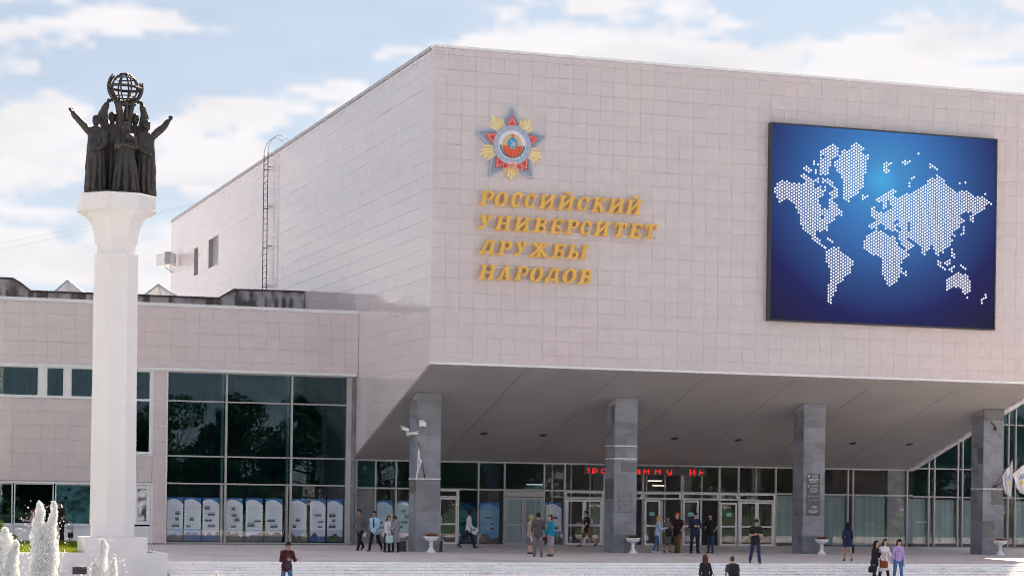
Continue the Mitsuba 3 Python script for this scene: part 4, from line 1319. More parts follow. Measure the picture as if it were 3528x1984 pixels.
FY = -30.0
WZ = -1.05
jet('tall twin-peaked white fountain jet in front of the standing man in black', -18.72, FY, WZ, [(-0.12, 0, 2.12, 0.36), (0.24, 0.1, 2.10, 0.30), (0.05, 0, 1.55, 0.40), (-0.10, 0.05, 1.85, 0.36)], 3, 420)
jet('broad white fountain jet at the left picture edge left of the twin-peaked jet', -19.62, FY, WZ, [(0.0, 0, 1.46, 0.42), (-0.25, 0.1, 1.38, 0.36), (0.22, 0, 1.15, 0.3)], 8, 300)
jet('low rounded white fountain jet in front of the foot of the column', -17.30, FY, WZ, [(0.02, 0, 1.20, 0.30), (0.34, 0.05, 0.72, 0.26), (-0.15, 0, 0.6, 0.3)], 14, 260)
jet('smallest white fountain jet, only its tip showing right of the planter wall', -14.42, FY, WZ, [(0, 0, 0.40, 0.22), (0.2, 0, 0.2, 0.2)], 23, 80)
add('fountain_pool', cat([lathe([(6.6, -1.30), (6.6, -0.85), (6.9, -0.85), (6.9, -1.30)], 64, (-18.5, FY - 1.0, 0))]), 'step_stone')
lab('fountain_pool', 'round stone rim of the fountain pool below the white jets', 'fountain pool')
add('fountain_water', lathe([(0, WZ - 0.05), (6.6, WZ - 0.05), (6.6, WZ - 0.08), (0, WZ - 0.08)], 64, (-18.5, FY - 1.0, 0)), 'water')
lab('fountain_water', kind='structure')

# ================================================================ the screen with the dotted world map
scr = thing('led_screen', 'large blue video screen with a dotted white world map on the hall front', 'screen')
sx0, sx1, sz0, sz1 = SCR
add(scr + '__housing', cat([box(sx0, sx1, -0.26, -0.02, sz0, sz1)]), 'dark_metal')
add(scr + '__bezel', cat([box(sx0, sx0 + 0.06, -0.33, -0.262, sz0, sz1), box(sx1 - 0.06, sx1, -0.33, -0.262, sz0, sz1), box(sx0 + 0.06, sx1 - 0.06, -0.33, -0.262, sz1 - 0.06, sz1), box(sx0 + 0.06, sx1 - 0.06, -0.33, -0.262, sz0, sz0 + 0.06)]), 'dark_metal')
nu, nv = 72, 56
uu, vv = np.meshgrid(np.linspace(0, 1, nu), np.linspace(0, 1, nv))
Vs = np.stack([sx0 + 0.06 + uu * (sx1 - sx0 - 0.12), uu * 0 - 0.30, sz0 + 0.06 + vv * (sz1 - sz0 - 0.12)], -1).reshape(-1, 3)
Fs = np.array([f for a in range(nv - 1) for b in range(nu - 1) for i in (a * nu + b,) for f in ([i, i + 1, i + nu + 1], [i, i + nu + 1, i + nu])])
dd = np.sqrt(((uu - 0.485) * 1.25) ** 2 + ((vv - 0.745) * 1.0) ** 2).reshape(-1)
stops = np.array([0, 0.10, 0.30, 0.52, 0.72, 1.0])
cols = np.array([(0.065, 0.42, 0.80), (0.055, 0.27, 0.60), (0.04, 0.165, 0.47), (0.022, 0.072, 0.245), (0.011, 0.012, 0.10), (0.007, 0.006, 0.02)])
pic = np.stack([np.interp(dd, stops, cols[:, i]) for i in range(3)], -1)
GAIN = 0.105
scene[scr + '__picture'] = mikit.ply(trimesh.Trimesh(Vs, Fs, process=False), prin((0.008, 0.009, 0.014), 0.6, spec=0.1), smooth=False, color=pic * GAIN, emitter={'type': 'area', 'radiance': {'type': 'mesh_attribute', 'name': 'vertex_color'}})
land = {'fill':[[(15.02,15.51),(15.09,15.76),(15.23,15.88),(15.44,15.97),(15.72,15.9),(15.87,15.83),(16.1,15.91),(16.36,15.84),(16.44,15.96),(16.27,16.07),(16.26,16.19),(16.39,16.27),(16.59,16.16),(16.79,16.16),(16.91,15.86),(16.78,15.76),(16.9,15.68),(17.01,15.78),(17.16,15.82),(17.31,15.76),(17.24,15.65),(17.35,15.59),(17.47,15.44),(17.32,15.43),(17.13,15.29),(17.09,15.11),(17.17,15.03),(17.29,14.88),(17.44,14.89),(17.5,14.79),(17.55,14.9),(17.59,15.24),(17.83,15.26),(17.89,15.09),(18.05,15.1),(18.01,14.89),(18.22,14.8),(18.32,14.49),(18.19,14.56),(18.13,14.69),(17.9,14.54),(18.04,14.44),(17.83,14.3),(17.66,14.22),(17.6,14.01),(17.47,13.88),(17.51,13.7),(17.42,13.91),(17.26,13.91),(17.04,13.79),(17.02,13.64),(17.21,13.58),(17.21,13.46),(17.41,13.35),(17.52,13.15),(17.39,13.18),(17.16,13.3),(16.93,13.46),(16.76,13.55),(16.74,13.72),(16.47,13.86),(16.28,14.08),(16.2,14.24),(16.19,14.58),(16.15,14.75),(15.92,14.96),(15.69,15.2),(15.53,15.13),(15.19,14.92),(15.28,15.11),(15.08,15.24)],[(17.31,16.15),(17.55,16.15),(17.73,16.04),(17.88,15.88),(18.06,15.66),(18.04,15.51),(17.95,15.37),(17.83,15.24),(17.6,15.42),(17.71,15.61),(17.83,15.74),(17.62,15.84),(17.44,15.91),(17.31,15.9)],[(17.39,15.88),(17.48,15.89),(17.49,15.61),(17.35,15.61)],[(17.1,17.18),(17.44,17.46),(17.76,17.64),(18.11,17.44),(18.0,17.09),(17.69,16.9),(17.7,16.67),(17.45,16.54),(17.2,16.69),(17.12,16.86)],[(16.33,16.57),(16.52,16.65),(16.81,16.46),(16.81,16.33),(16.58,16.31)],[(17.11,16.59),(17.6,16.58),(17.59,16.32),(17.44,16.25),(17.23,16.28),(17.09,16.38)],[(16.93,16.16),(17.17,16.16),(17.18,15.87),(17.06,15.93),(16.95,16.03)],[(17.79,16.83),(18.09,16.99),(18.07,17.19),(18.28,17.43),(18.49,17.41),(18.58,17.54),(18.87,17.73),(19.14,17.72),(19.35,17.48),(19.22,17.39),(19.24,17.23),(19.53,17.31),(19.51,17.16),(19.36,16.88),(19.32,16.2),(19.21,15.82),(18.94,15.56),(18.67,15.44),(18.64,15.17),(18.33,15.29),(18.25,15.59),(18.28,16.07),(18.18,16.31),(17.91,16.57),(17.79,16.7)],[(19.09,15.55),(19.38,15.55),(19.54,15.47),(19.25,15.3)],[(17.41,12.73),(17.47,12.88),(17.56,13.11),(17.79,13.28),(18.13,13.21),(18.17,13.05),(18.29,13.11),(18.44,12.9),(18.85,12.66),(18.77,12.5),(18.72,12.22),(18.38,11.93),(18.33,11.76),(18.04,11.61),(18.03,11.36),(17.89,11.19),(17.78,11.01),(17.92,10.83),(17.79,10.8),(17.57,10.95),(17.58,11.57),(17.74,11.66),(17.71,12.31),(17.49,12.51)],[(19.31,13.42),(19.32,13.56),(19.41,13.75),(19.66,13.97),(20.06,14.08),(20.33,13.94),(20.56,13.88),(20.78,13.82),(20.94,13.81),(20.92,13.61),(20.98,13.43),(21.2,13.25),(21.32,13.16),(21.55,13.16),(21.44,13.02),(21.22,12.87),(21.13,12.64),(21.15,12.3),(21.02,12.1),(20.94,11.92),(20.81,11.74),(20.42,11.69),(20.3,12.03),(20.2,12.2),(20.22,12.77),(20.07,12.99),(19.73,12.97),(19.51,13.05),(19.32,13.27)],[(21.21,12.35),(21.44,12.43),(21.47,12.24),(21.33,12.05),(21.21,12.18)],[(19.88,15.37),(20.04,15.5),(20.29,15.62),(20.47,15.84),(20.63,15.93),(20.85,15.82),(20.77,15.56),(20.44,15.4),(20.41,15.23),(20.41,14.95),(20.2,15.03),(20.2,15.25),(19.98,15.24)],[(19.51,14.3),(19.86,14.52),(19.7,14.65),(19.93,14.78),(20.39,14.9),(20.53,14.99),(20.74,15.13),(20.53,15.2),(20.54,15.38),(20.77,15.6),(21.01,15.54),(21.28,15.76),(21.51,15.67),(21.69,15.87),(21.94,15.87),(21.82,16.07),(22.1,15.99),(22.29,16.19),(22.4,16.37),(22.56,16.47),(22.72,16.41),(22.8,16.62),(23.17,16.45),(23.18,16.22),(23.51,16.13),(23.76,15.94),(23.99,15.94),(23.97,16.18),(24.09,16.05),(24.51,15.9),(24.87,15.8),(25.22,15.8),(25.54,15.5),(25.28,15.38),(25.22,15.27),(24.77,15.05),(24.67,14.63),(24.44,14.7),(24.47,14.86),(24.65,15.05),(24.37,15.08),(23.97,14.87),(24.17,14.72),(24.19,14.63),(23.98,14.43),(23.78,14.32),(23.55,14.15),(23.51,14.04),(23.63,13.8),(23.52,13.51),(23.16,13.43),(23.22,13.22),(23.22,13.11),(23.0,13.28),(23.01,13.0),(22.87,13.1),(22.75,13.27),(22.67,13.44),(22.53,13.53),(22.55,13.43),(22.35,13.28),(22.36,13.07),(22.12,13.13),(22.04,13.41),(21.92,13.57),(21.58,13.73),(21.35,13.81),(21.68,13.58),(21.72,13.43),(21.37,13.25),(21.06,13.43),(20.96,13.6),(20.91,14.09),(21.18,14.14),(20.91,14.27),(20.76,14.05),(20.52,14.04),(20.62,14.31),(20.41,14.07),(20.13,14.35),(19.92,14.29),(19.9,14.13),(19.59,14.06),(19.51,14.18)],[(23.51,14.12),(23.66,14.18),(23.81,14.03),(23.71,14.01)],[(24.09,14.5),(24.21,14.49),(24.2,14.16),(24.08,13.96),(23.81,13.84),(23.79,13.91),(23.98,14.02),(24.09,14.19)],[(23.22,12.72),(23.23,12.9),(23.5,13.04),(23.58,12.72)],[(22.83,12.9),(23.01,12.99),(23.11,12.7),(23.37,12.51),(23.25,12.48),(22.97,12.66)],[(23.5,13.44),(23.64,13.41),(23.78,13.22),(23.76,12.94),(23.64,13.04),(23.51,13.16)],[(23.44,12.51),(23.76,12.8),(23.79,12.63),(23.64,12.42)],[(23.82,12.78),(24.12,12.8),(24.4,12.62),(24.25,12.52)],[(23.35,11.61),(23.36,12.15),(23.73,12.32),(24.03,12.52),(24.09,12.33),(24.25,12.39),(24.42,12.31),(24.63,11.93),(24.62,11.79),(24.52,11.61),(24.28,11.46),(24.1,11.64),(23.98,11.78),(23.7,11.73),(23.45,11.58)],[(20.15,17.0),(20.56,17.06),(20.67,16.96),(20.44,16.79),(20.58,16.69),(20.33,16.54),(20.15,16.74)],[(21.11,17.06),(21.26,17.15),(21.64,17.19),(21.45,16.98),(21.36,16.92)],[(22.45,17.09),(22.67,17.04),(22.91,16.78),(22.71,16.81),(22.48,16.92)],[(21.42,15.93),(21.43,16.26),(21.7,16.52),(21.75,16.45),(21.55,16.27),(21.56,15.92)],[(23.85,16.44),(24.09,16.35),(23.91,16.25)],[(19.69,15.12),(19.8,15.13),(19.93,14.82),(19.7,14.62),(19.62,14.81)]],'hole':[[(17.25,14.57),(17.38,14.58),(17.38,14.48),(17.26,14.47)],[(17.31,17.13),(17.42,17.14),(17.43,17.03),(17.31,17.03)],[(20.69,14.47),(20.96,14.5),(20.97,14.38),(20.75,14.31)],[(21.37,14.52),(21.49,14.54),(21.54,14.15),(21.4,14.12)],[(20.9,13.69),(21.0,13.7),(21.28,13.31),(21.35,13.23),(21.28,13.22),(20.96,13.5)]],'dots':[(16.88,16.82),(16.88,16.72),(17.07,16.71),(16.97,16.46),(16.97,16.35),(17.59,13.57),(17.69,13.52),(17.8,13.45),(24.4,11.34),(25.31,11.5),(25.34,11.39),(25.22,11.34),(25.12,11.27),(25.13,11.14),(21.9,17.48),(24.23,16.36),(25.23,15.92),(17.48,13.18)]}
polys = unary_union([sg.Polygon(p).buffer(0) for p in land['fill']]).difference(unary_union([sg.Polygon(p).buffer(0) for p in land['hole']]))
pitch = 0.0843 * 1.18
dots, hexa = [], np.array([(math.cos(a), math.sin(a)) for a in np.linspace(0, 2 * math.pi, 7)[:-1] + math.pi / 6])
row, zz = 0, 10.1
dz_ = 0.0675
while zz < 18.2:
    xx = 14.95 + (0.5 * 0.225 if row % 2 else 0)
    while xx < 25.7:
        if polys.contains(sg.Point(xx, zz)):
            dots.append((xx, zz))
        xx += 0.225
    zz += dz_
    row += 1
for (px_, pz_) in land['dots']:
    dots.append((px_, pz_))
dots = np.array(dots)
nd = len(dots)
hv = np.concatenate([[(0, 0)], hexa]) * 0.047
Vd = np.stack([(dots[:, None, 0] + hv[None, :, 0]), np.full((nd, 7), -0.304), (dots[:, None, 1] + hv[None, :, 1])], -1).reshape(-1, 3)
Fd = (np.arange(nd) * 7)[:, None, None] + np.array([[0, i, i % 6 + 1] for i in range(1, 7)])
scene[scr + '__map_dots'] = mikit.ply(trimesh.Trimesh(Vd, Fd.reshape(-1, 3), process=False), prin((0.55, 0.55, 0.56), 0.7), emitter={'type': 'area', 'radiance': rgb(0.078, 0.080, 0.086)})
lab(scr + '__map_dots', kind='stuff')

# ================================================================ gold letters
def E_(cx, cy, rx, ry):
    return sa.scale(sg.Point(cx, cy).buffer(1.0, 24), rx, ry)


B_ = sg.box
ST, SF = 0.20, 0.135


def stem(x, y0=0.0, y1=1.0, foot=True, head=True, fw=0.10):
    s = [B_(x, y0, x + ST, y1)]
    if foot:
        s.append(B_(x - fw, y0, x + ST + fw, y0 + SF))
    if head:
        s.append(B_(x - fw, y1 - SF, x + ST + fw, y1))
    return unary_union(s)


def stroke(pts, w=ST):
    return sg.LineString(pts).buffer(w / 2, cap_style=2, join_style=2)


def glyph(c):
    if c == 'Р':
        return unary_union([stem(.10, fw=.10), (unary_union([B_(.2, .40, .44, 1), E_(.44, .70, .28, .30)]) - unary_union([B_(.30, .53, .44, .87), E_(.44, .70, .11, .17)]))])
    if c == 'О':
        return E_(.40, .5, .40, .52) - E_(.40, .5, .17, .37)
    if c == 'С':
        g = (E_(.40, .5, .40, .52) - E_(.42, .5, .19, .37)) - B_(.42, .30, .9, .70)
        return unary_union([g, B_(.60, .62, .76, .98), E_(.66, .27, .08, .08)])
    if c in 'ИЙ':
        s = [stem(.08, fw=.09), stem(.66, fw=.09), sg.Polygon([(.2, .05), (.2, .34), (.74, .95), (.74, .66)])]
        if c == 'Й':
            s.append((E_(.47, 1.26, .21, .17) - E_(.47, 1.31, .11, .12)) & B_(.2, 1.0, .8, 1.27))
        return unary_union(s)
    if c == 'К':
        return unary_union([stem(.10), stroke([(.28, .46), (.66, .93)], .17), stroke([(.36, .56), (.70, .08)], .2), B_(.52, .865, .86, 1), B_(.54, 0, .88, SF)])
    if c == 'У':
        return unary_union([stroke([(.16, .95), (.44, .38)], .22), stroke([(.68, .95), (.40, .30), (.24, .09)], .15), B_(0, .865, .36, 1), B_(.52, .865, .84, 1), E_(.15, .11, .13, .11), B_(.12, 0, .26, .12)])
    if c == 'Н':
        return unary_union([stem(.09, fw=.09), stem(.62, fw=.09), B_(.2, .43, .7, .57)])
    if c == 'В':
        return unary_union([stem(.10), unary_union([B_(.2, .48, .42, 1), E_(.42, .74, .25, .26)]) - unary_union([B_(.3, .60, .42, .88), E_(.42, .74, .09, .14)]),
                            unary_union([B_(.2, 0, .44, .54), E_(.44, .27, .28, .27)]) - unary_union([B_(.3, .13, .44, .42), E_(.44, .275, .11, .145)])])
    if c == 'Е':
        return unary_union([stem(.10), B_(.2, 0, .72, SF), B_(.2, .865, .70, 1), B_(.2, .43, .52, .56), B_(.60, 0, .72, .32), B_(.58, .70, .70, 1), B_(.45, .36, .54, .63)])
    if c == 'Т':
        return unary_union([B_(.29, 0, .49, 1), B_(.17, 0, .61, SF), B_(.02, .85, .76, 1), B_(.02, .66, .14, 1), B_(.64, .66, .76, 1)])
    if c == 'Д':
        return unary_union([B_(0, .12, .90, .27), B_(0, -.08, .14, .2), B_(.76, -.08, .90, .2), sg.Polygon([(.08, .2), (.27, .2), (.42, .9), (.26, .9)]), B_(.60, .2, .80, 1), B_(.24, .87, .92, 1)])
    if c == 'Ж':
        s = [stem(.46, fw=.09)]
        for m in (1, -1):
            q = lambda x: .56 + m * (x - .56)
            s += [stroke([(q(.56), .48), (q(.94), .94)], .14), stroke([(q(.62), .54), (q(1.0), .08)], .18)]
            s += [sg.box(*sorted((q(.84), q(1.12))), 1) if False else sg.Polygon([(q(.86), .875), (q(1.10), .875), (q(1.10), 1), (q(.86), 1)]), sg.Polygon([(q(.88), 0), (q(1.14), 0), (q(1.14), .125), (q(.88), .125)])]
        return unary_union(s)
    if c == 'Б':
        return unary_union([stem(.10), B_(.2, .86, .70, 1), B_(.58, .68, .70, 1), unary_union([B_(.2, 0, .44, .58), E_(.44, .29, .28, .29)]) - unary_union([B_(.3, .13, .44, .45), E_(.44, .29, .11, .16)])])
    if c == 'Ы':
        return unary_union([stem(.10, fw=.10), unary_union([B_(.2, 0, .40, .56), E_(.40, .28, .27, .28)]) - unary_union([B_(.3, .13, .40, .43), E_(.40, .28, .10, .15)]), stem(.86, fw=.09)])
    if c == 'А':
        return unary_union([stroke([(.17, .05), (.44, .98)], .15), stroke([(.68, .05), (.46, .98)], .22), B_(.28, .27, .6, .39), B_(0, 0, .33, SF), B_(.50, 0, .88, SF), B_(.33, .90, .58, 1.02)])
    raise KeyError(c)


ROWS = [('РОССИЙСКИЙ', [(1.92, 2.55), (2.59, 3.13), (3.28, 3.78), (3.87, 4.36), (4.46, 5.23), (5.28, 6.07), (6.16, 6.69), (6.77, 7.5), (7.5, 8.27), (8.28, 9.04)], 14.14, 'topmost'),
        ('УНИВЕРСИТЕТ', [(1.9, 2.53), (2.6, 3.34), (3.4, 4.15), (4.22, 4.83), (4.93, 5.58), (5.61, 6.24), (6.3, 6.82), (6.89, 7.62), (7.81, 8.39), (8.43, 9.07), (9.17, 9.72)], 13.16, 'second and longest'),
        ('ДРУЖБЫ', [(1.96, 2.67), (2.7, 3.36), (3.43, 4.06), (4.06, 4.98), (5.04, 5.68), (5.71, 6.68)], 12.15, 'third'),
        ('НАРОДОВ', [(1.93, 2.7), (2.71, 3.31), (3.44, 4.09), (4.14, 4.71), (4.75, 5.48), (5.56, 6.15), (6.21, 6.83)], 11.15, 'lowest')]
CAPH, SHEAR = 0.60, 0.20
for word, xs, z0, which in ROWS:
    t = thing('letter_sign', f'{which} row of gold slab letters on the hall front reading {word}', 'sign', None)
    for c, (a, b) in zip(word, xs):
        g = sa.affine_transform(glyph(c), [1, SHEAR, 0, 1, 0, 0])
        x0, y0, x1, y1 = g.bounds
        g = sa.affine_transform(g, [(b - a) / (x1 - x0), 0, 0, CAPH, a - x0 * (b - a) / (x1 - x0), z0])
        add(t + '__letter', shift(extrude(g, 0.19), y=-0.11), 'gold_paint')
    xe = xs[-1][1]
    for zr in (z0 + 0.05, z0 + CAPH - 0.06):
        add(t + '__rail', box(xs[0][0] + 0.1, xe - 0.1, -0.104, -0.07, zr - 0.018, zr + 0.018), 'white_metal')
    add(t + '__bracket', cat([box(x - 0.02, x + 0.02, -0.069, 0.0, z, z + 0.03) for x in np.arange(xs[0][0] + 0.3, xe, 1.5) for z in (z0 + 0.04, z0 + CAPH - 0.07)]), 'dark_metal')

# ================================================================ the star emblem
em = thing('star_emblem', 'star-shaped order badge with red points and gold rays above the gold letters', 'emblem')
EX, EZ = 3.31, 16.66


def rad(r, deg):
    a = math.radians(deg)
    return (EX + r * math.cos(a), EZ + r * math.sin(a))


def relief(poly, y_back, depth):
    return shift(extrude(poly, depth), y=y_back)


SILVER, SILVER2 = (0.38, 0.44, 0.56), (0.17, 0.22, 0.32)
def star(R, r, rot=90):
    return sg.Polygon([rad(R if k % 2 == 0 else r, rot + 36 * k) for k in range(10)])


zig = []
for k in range(5):                      # serrated edge of the silver star
    for s in (1, -1):
        tip, inn = np.array(rad(1.53, 90 + 72 * k)), np.array(rad(0.78, 90 + 72 * k + 36 * s))
        for t in np.linspace(0.04, 0.75, 8):
            p = tip * (1 - t) + inn * t
            o = unit(p - np.array([EX, EZ]))
            zig.append(sg.Point(*p).buffer(0.075, 6))
add(em + '__silver_star', relief(unary_union([star(1.50, 0.78)] + zig), -0.02, 0.10), 'paint', color=SILVER)
studs = []
for k in range(5):
    for s in (1, -1):
        tip, inn = np.array(rad(1.40, 90 + 72 * k)), np.array(rad(0.72, 90 + 72 * k + 36 * s))
        for t in np.linspace(0.0, 0.75, 7):
            p = tip * (1 - t) + inn * t
            studs.append(sa.rotate(sa.scale(sg.Point(*p).buffer(0.05, 6), 1.0, 0.6), 72 * k + 45 * s))
add(em + '__studs', relief(unary_union(studs), -0.12, 0.02), 'paint', color=SILVER2)
for k in range(5):
    a0 = 126 + 72 * k
    rays = []
    for i in range(-2, 3):
        R = 1.36 - 0.13 * abs(i)
        d = 9.0 * i
        u, w = np.array([math.cos(math.radians(a0)), math.sin(math.radians(a0))]), np.array([-math.sin(math.radians(a0)), math.cos(math.radians(a0))])
        c0, c1 = np.array([EX, EZ]) + u * 0.6 + w * 0.062 * i, np.array([EX, EZ]) + u * R + w * 0.135 * i
        rays.append(trimesh.convex.convex_hull(np.vstack([np.column_stack([q[:, 0], np.full(len(q), y), q[:, 1]]) for (y, wd) in ((-0.03, 0.062), (-0.17, 0.026)) for q in (np.array(sg.LineString([c0, c1]).buffer(wd, 5).exterior.coords),)])))
    add(em + '__gold_ray', cat(rays), 'paint', color=(0.86, 0.74, 0.46))
for k in range(5):
    a = 90 + 72 * k
    tri = sg.Polygon([rad(1.22, a), rad(0.72, a + 27), rad(0.72, a - 27)])
    r_ = add(em + '__red_point', relief(tri, -0.12, 0.07), 'paint', color=(0.62, 0.045, 0.06))
    line = tri.buffer(-0.045) - tri.buffer(-0.072)
    add(r_ + '__gold_line', relief(line, -0.19, 0.008), 'paint', color=(0.85, 0.55, 0.38))
disc = sg.Point(EX, EZ).buffer(0.81, 48)
add(em + '__silver_ring', relief(disc - sg.Point(EX, EZ).buffer(0.60, 48), -0.12, 0.12), 'paint', color=(0.34, 0.40, 0.54))
seg = [sa.scale(sg.Point(*rad(0.705, a)).buffer(0.085, 10), 1, 1) for a in range(0, 360, 20)]
add(em + '__ring_links', relief(unary_union(seg) - sg.Point(EX, EZ).buffer(0.62, 32), -0.24, 0.015), 'paint', color=(0.40, 0.46, 0.58))
add(em + '__white_disc', relief(sg.Point(EX, EZ).buffer(0.60, 48), -0.12, 0.10), 'paint', color=(0.74, 0.73, 0.80))
lv = []
for s in (1, -1):
    for i, t in enumerate(np.linspace(8, 82, 9)):
        a = -90 + s * t
        p = rad(0.505, a)
        for q in (-28, 24):
            lv.append(sa.rotate(sa.scale(sg.Point(*p).buffer(0.075, 8), 1.0, 0.36), a + 90 * s + q * s))
add(em + '__laurel', relief(unary_union(lv), -0.22, 0.02), 'paint', color=(0.075, 0.20, 0.19))
oval = lambda rx, rz, dz=0.0: sa.scale(sg.Point(EX, EZ + dz).buffer(1, 32), rx, rz)
whe = oval(0.42, 0.48, -0.02) - oval(0.20, 0.24, 0.06)
add(em + '__wheat_wreath', relief(whe & sg.box(EX - 1, EZ - 0.02, EX + 1, EZ + 1), -0.22, 0.035), 'paint', color=(0.60, 0.48, 0.27))
red = whe & sg.box(EX - 1, EZ - 1, EX + 1, EZ - 0.02)
add(em + '__red_ribbon', relief(red, -0.22, 0.04), 'paint', color=(0.66, 0.05, 0.03))
add(em + '__ribbon_lines', relief(unary_union([sg.LineString([rad(0.22, a), rad(0.52, a)]).buffer(0.008) for a in range(-170, 0, 20)]) & red, -0.26, 0.006), 'paint', color=(0.80, 0.45, 0.15))
add(em + '__rays', relief(oval(0.21, 0.25, -0.13), -0.22, 0.02), 'paint', color=(0.60, 0.50, 0.26))
add(em + '__blue_globe', relief(oval(0.205, 0.205, 0.08), -0.22, 0.05), 'paint', color=(0.02, 0.27, 0.62))
sick = (sg.Point(EX + 0.01, EZ + 0.07).buffer(0.12, 24) - sg.Point(EX - 0.03, EZ + 0.10).buffer(0.115, 24)).union(sg.LineString([(EX - 0.10, EZ - 0.04), (EX - 0.03, EZ + 0.02)]).buffer(0.018)).union(sg.LineString([(EX + 0.11, EZ - 0.04), (EX - 0.06, EZ + 0.15)]).buffer(0.018)).union(sg.box(EX - 0.10, EZ + 0.12, EX - 0.02, EZ + 0.19))
add(em + '__sickle', relief(sick & oval(0.2, 0.2, 0.08), -0.27, 0.008), 'paint', color=(0.72, 0.60, 0.42))
add(em + '__small_star', relief(sg.Polygon([(EX + (0.10 if k % 2 == 0 else 0.04) * math.cos(math.radians(90 + 36 * k)), EZ + 0.375 + (0.10 if k % 2 == 0 else 0.04) * math.sin(math.radians(90 + 36 * k))) for k in range(10)]), -0.255, 0.015), 'paint', color=(0.64, 0.06, 0.05))
pl_ = sg.Polygon([(EX - 0.40, EZ - 1.03), (EX - 0.40, EZ - 0.76), (EX - 0.2, EZ - 0.70), (EX + 0.2, EZ - 0.70), (EX + 0.40, EZ - 0.76), (EX + 0.40, EZ - 1.03), (EX + 0.2, EZ - 0.94), (EX - 0.2, EZ - 0.94)])
add(em + '__name_plate', relief(pl_, -0.19, 0.06), 'paint', color=(0.56, 0.045, 0.05))
add(em + '__plate_edge', relief(pl_ - pl_.buffer(-0.022), -0.25, 0.008), 'paint', color=(0.80, 0.60, 0.34))
tm_ = meshkit.text_mesh('СССР', 0.15, 0.012, bold=True)
v_ = tm_.vertices
w_ = v_[:, 0].max()
tm_.vertices = np.stack([EX + (v_[:, 0] - w_ / 2) * 0.42 / w_ * 1.1, -0.25 - v_[:, 2], EZ - 0.90 + v_[:, 1]], 1)
tm_.fix_normals()
add(em + '__lettering', tm_, 'paint', color=(0.84, 0.66, 0.50))
# ================================================================ the running-text board
bd = thing('text_board', 'long black running-text board with red glowing letters above the doors', 'sign')
add(bd + '__case', box(11.22, 17.46, GY - 0.32, GY - 0.16, 3.50, 3.90), 'dark_metal')
add(bd + '__bracket', cat([box(x, x + 0.05, GY - 0.16, GY - 0.05, 3.62, 3.70) for x in (11.6, 13.6, 15.6, 17.2)]), 'dark_metal')
FONT = {'п': ['11111', '10001', '10001', '10001', '10001'], 'р': ['11110', '10001', '10001', '11110', '10000', '10000'], 'о': ['01110', '10001', '10001', '10001', '01110'], 'г': ['11111', '10000', '10000', '10000', '10000'],
        'а': ['01110', '00001', '01111', '10001', '01111'], 'м': ['10001', '11011', '10101', '10001', '10001'], 'у': ['10001', '10001', '10001', '01111', '00001', '01110'], 'И': ['10001', '10001', '10011', '10101', '11001', '10001', '10001'],
        'н': ['10001', '10001', '11111', '10001', '10001']}
px = 0.046


def led(c, x0, first=0, last=5):
    ms, rows_ = [], FONT[c]
    ztop = 3.80 if c == 'И' else 3.755
    for i, rw_ in enumerate(rows_):
        for q in range(first, last):
            if rw_[q] == '1':
                xx_ = x0 + (q - first) * px * 1.25
                ms.append(box(xx_, xx_ + px * 1.22, GY - 0.326, GY - 0.322, ztop - (i + 1) * px, ztop - i * px * 1.0 - 0.002))
    return cat(ms)


for c, x0, f, l in [('п', 11.36, 3, 5), ('р', 11.62, 0, 5), ('о', 12.06, 0, 5), ('г', 12.52, 0, 5), ('р', 12.98, 0, 5), ('а', 13.44, 0, 5), ('а', 13.90, 2, 5), ('м', 14.24, 0, 5), ('м', 14.82, 0, 5), ('у', 15.42, 0, 5), ('И', 16.62, 0, 5), ('н', 17.12, 0, 4)]:
    scene[uniq(bd + '__letter')] = mikit.ply(led(c, x0, f, l), prin((0.3, 0.01, 0.01), 0.6), emitter={'type': 'area', 'radiance': rgb(0.125, 0.002, 0.002)})

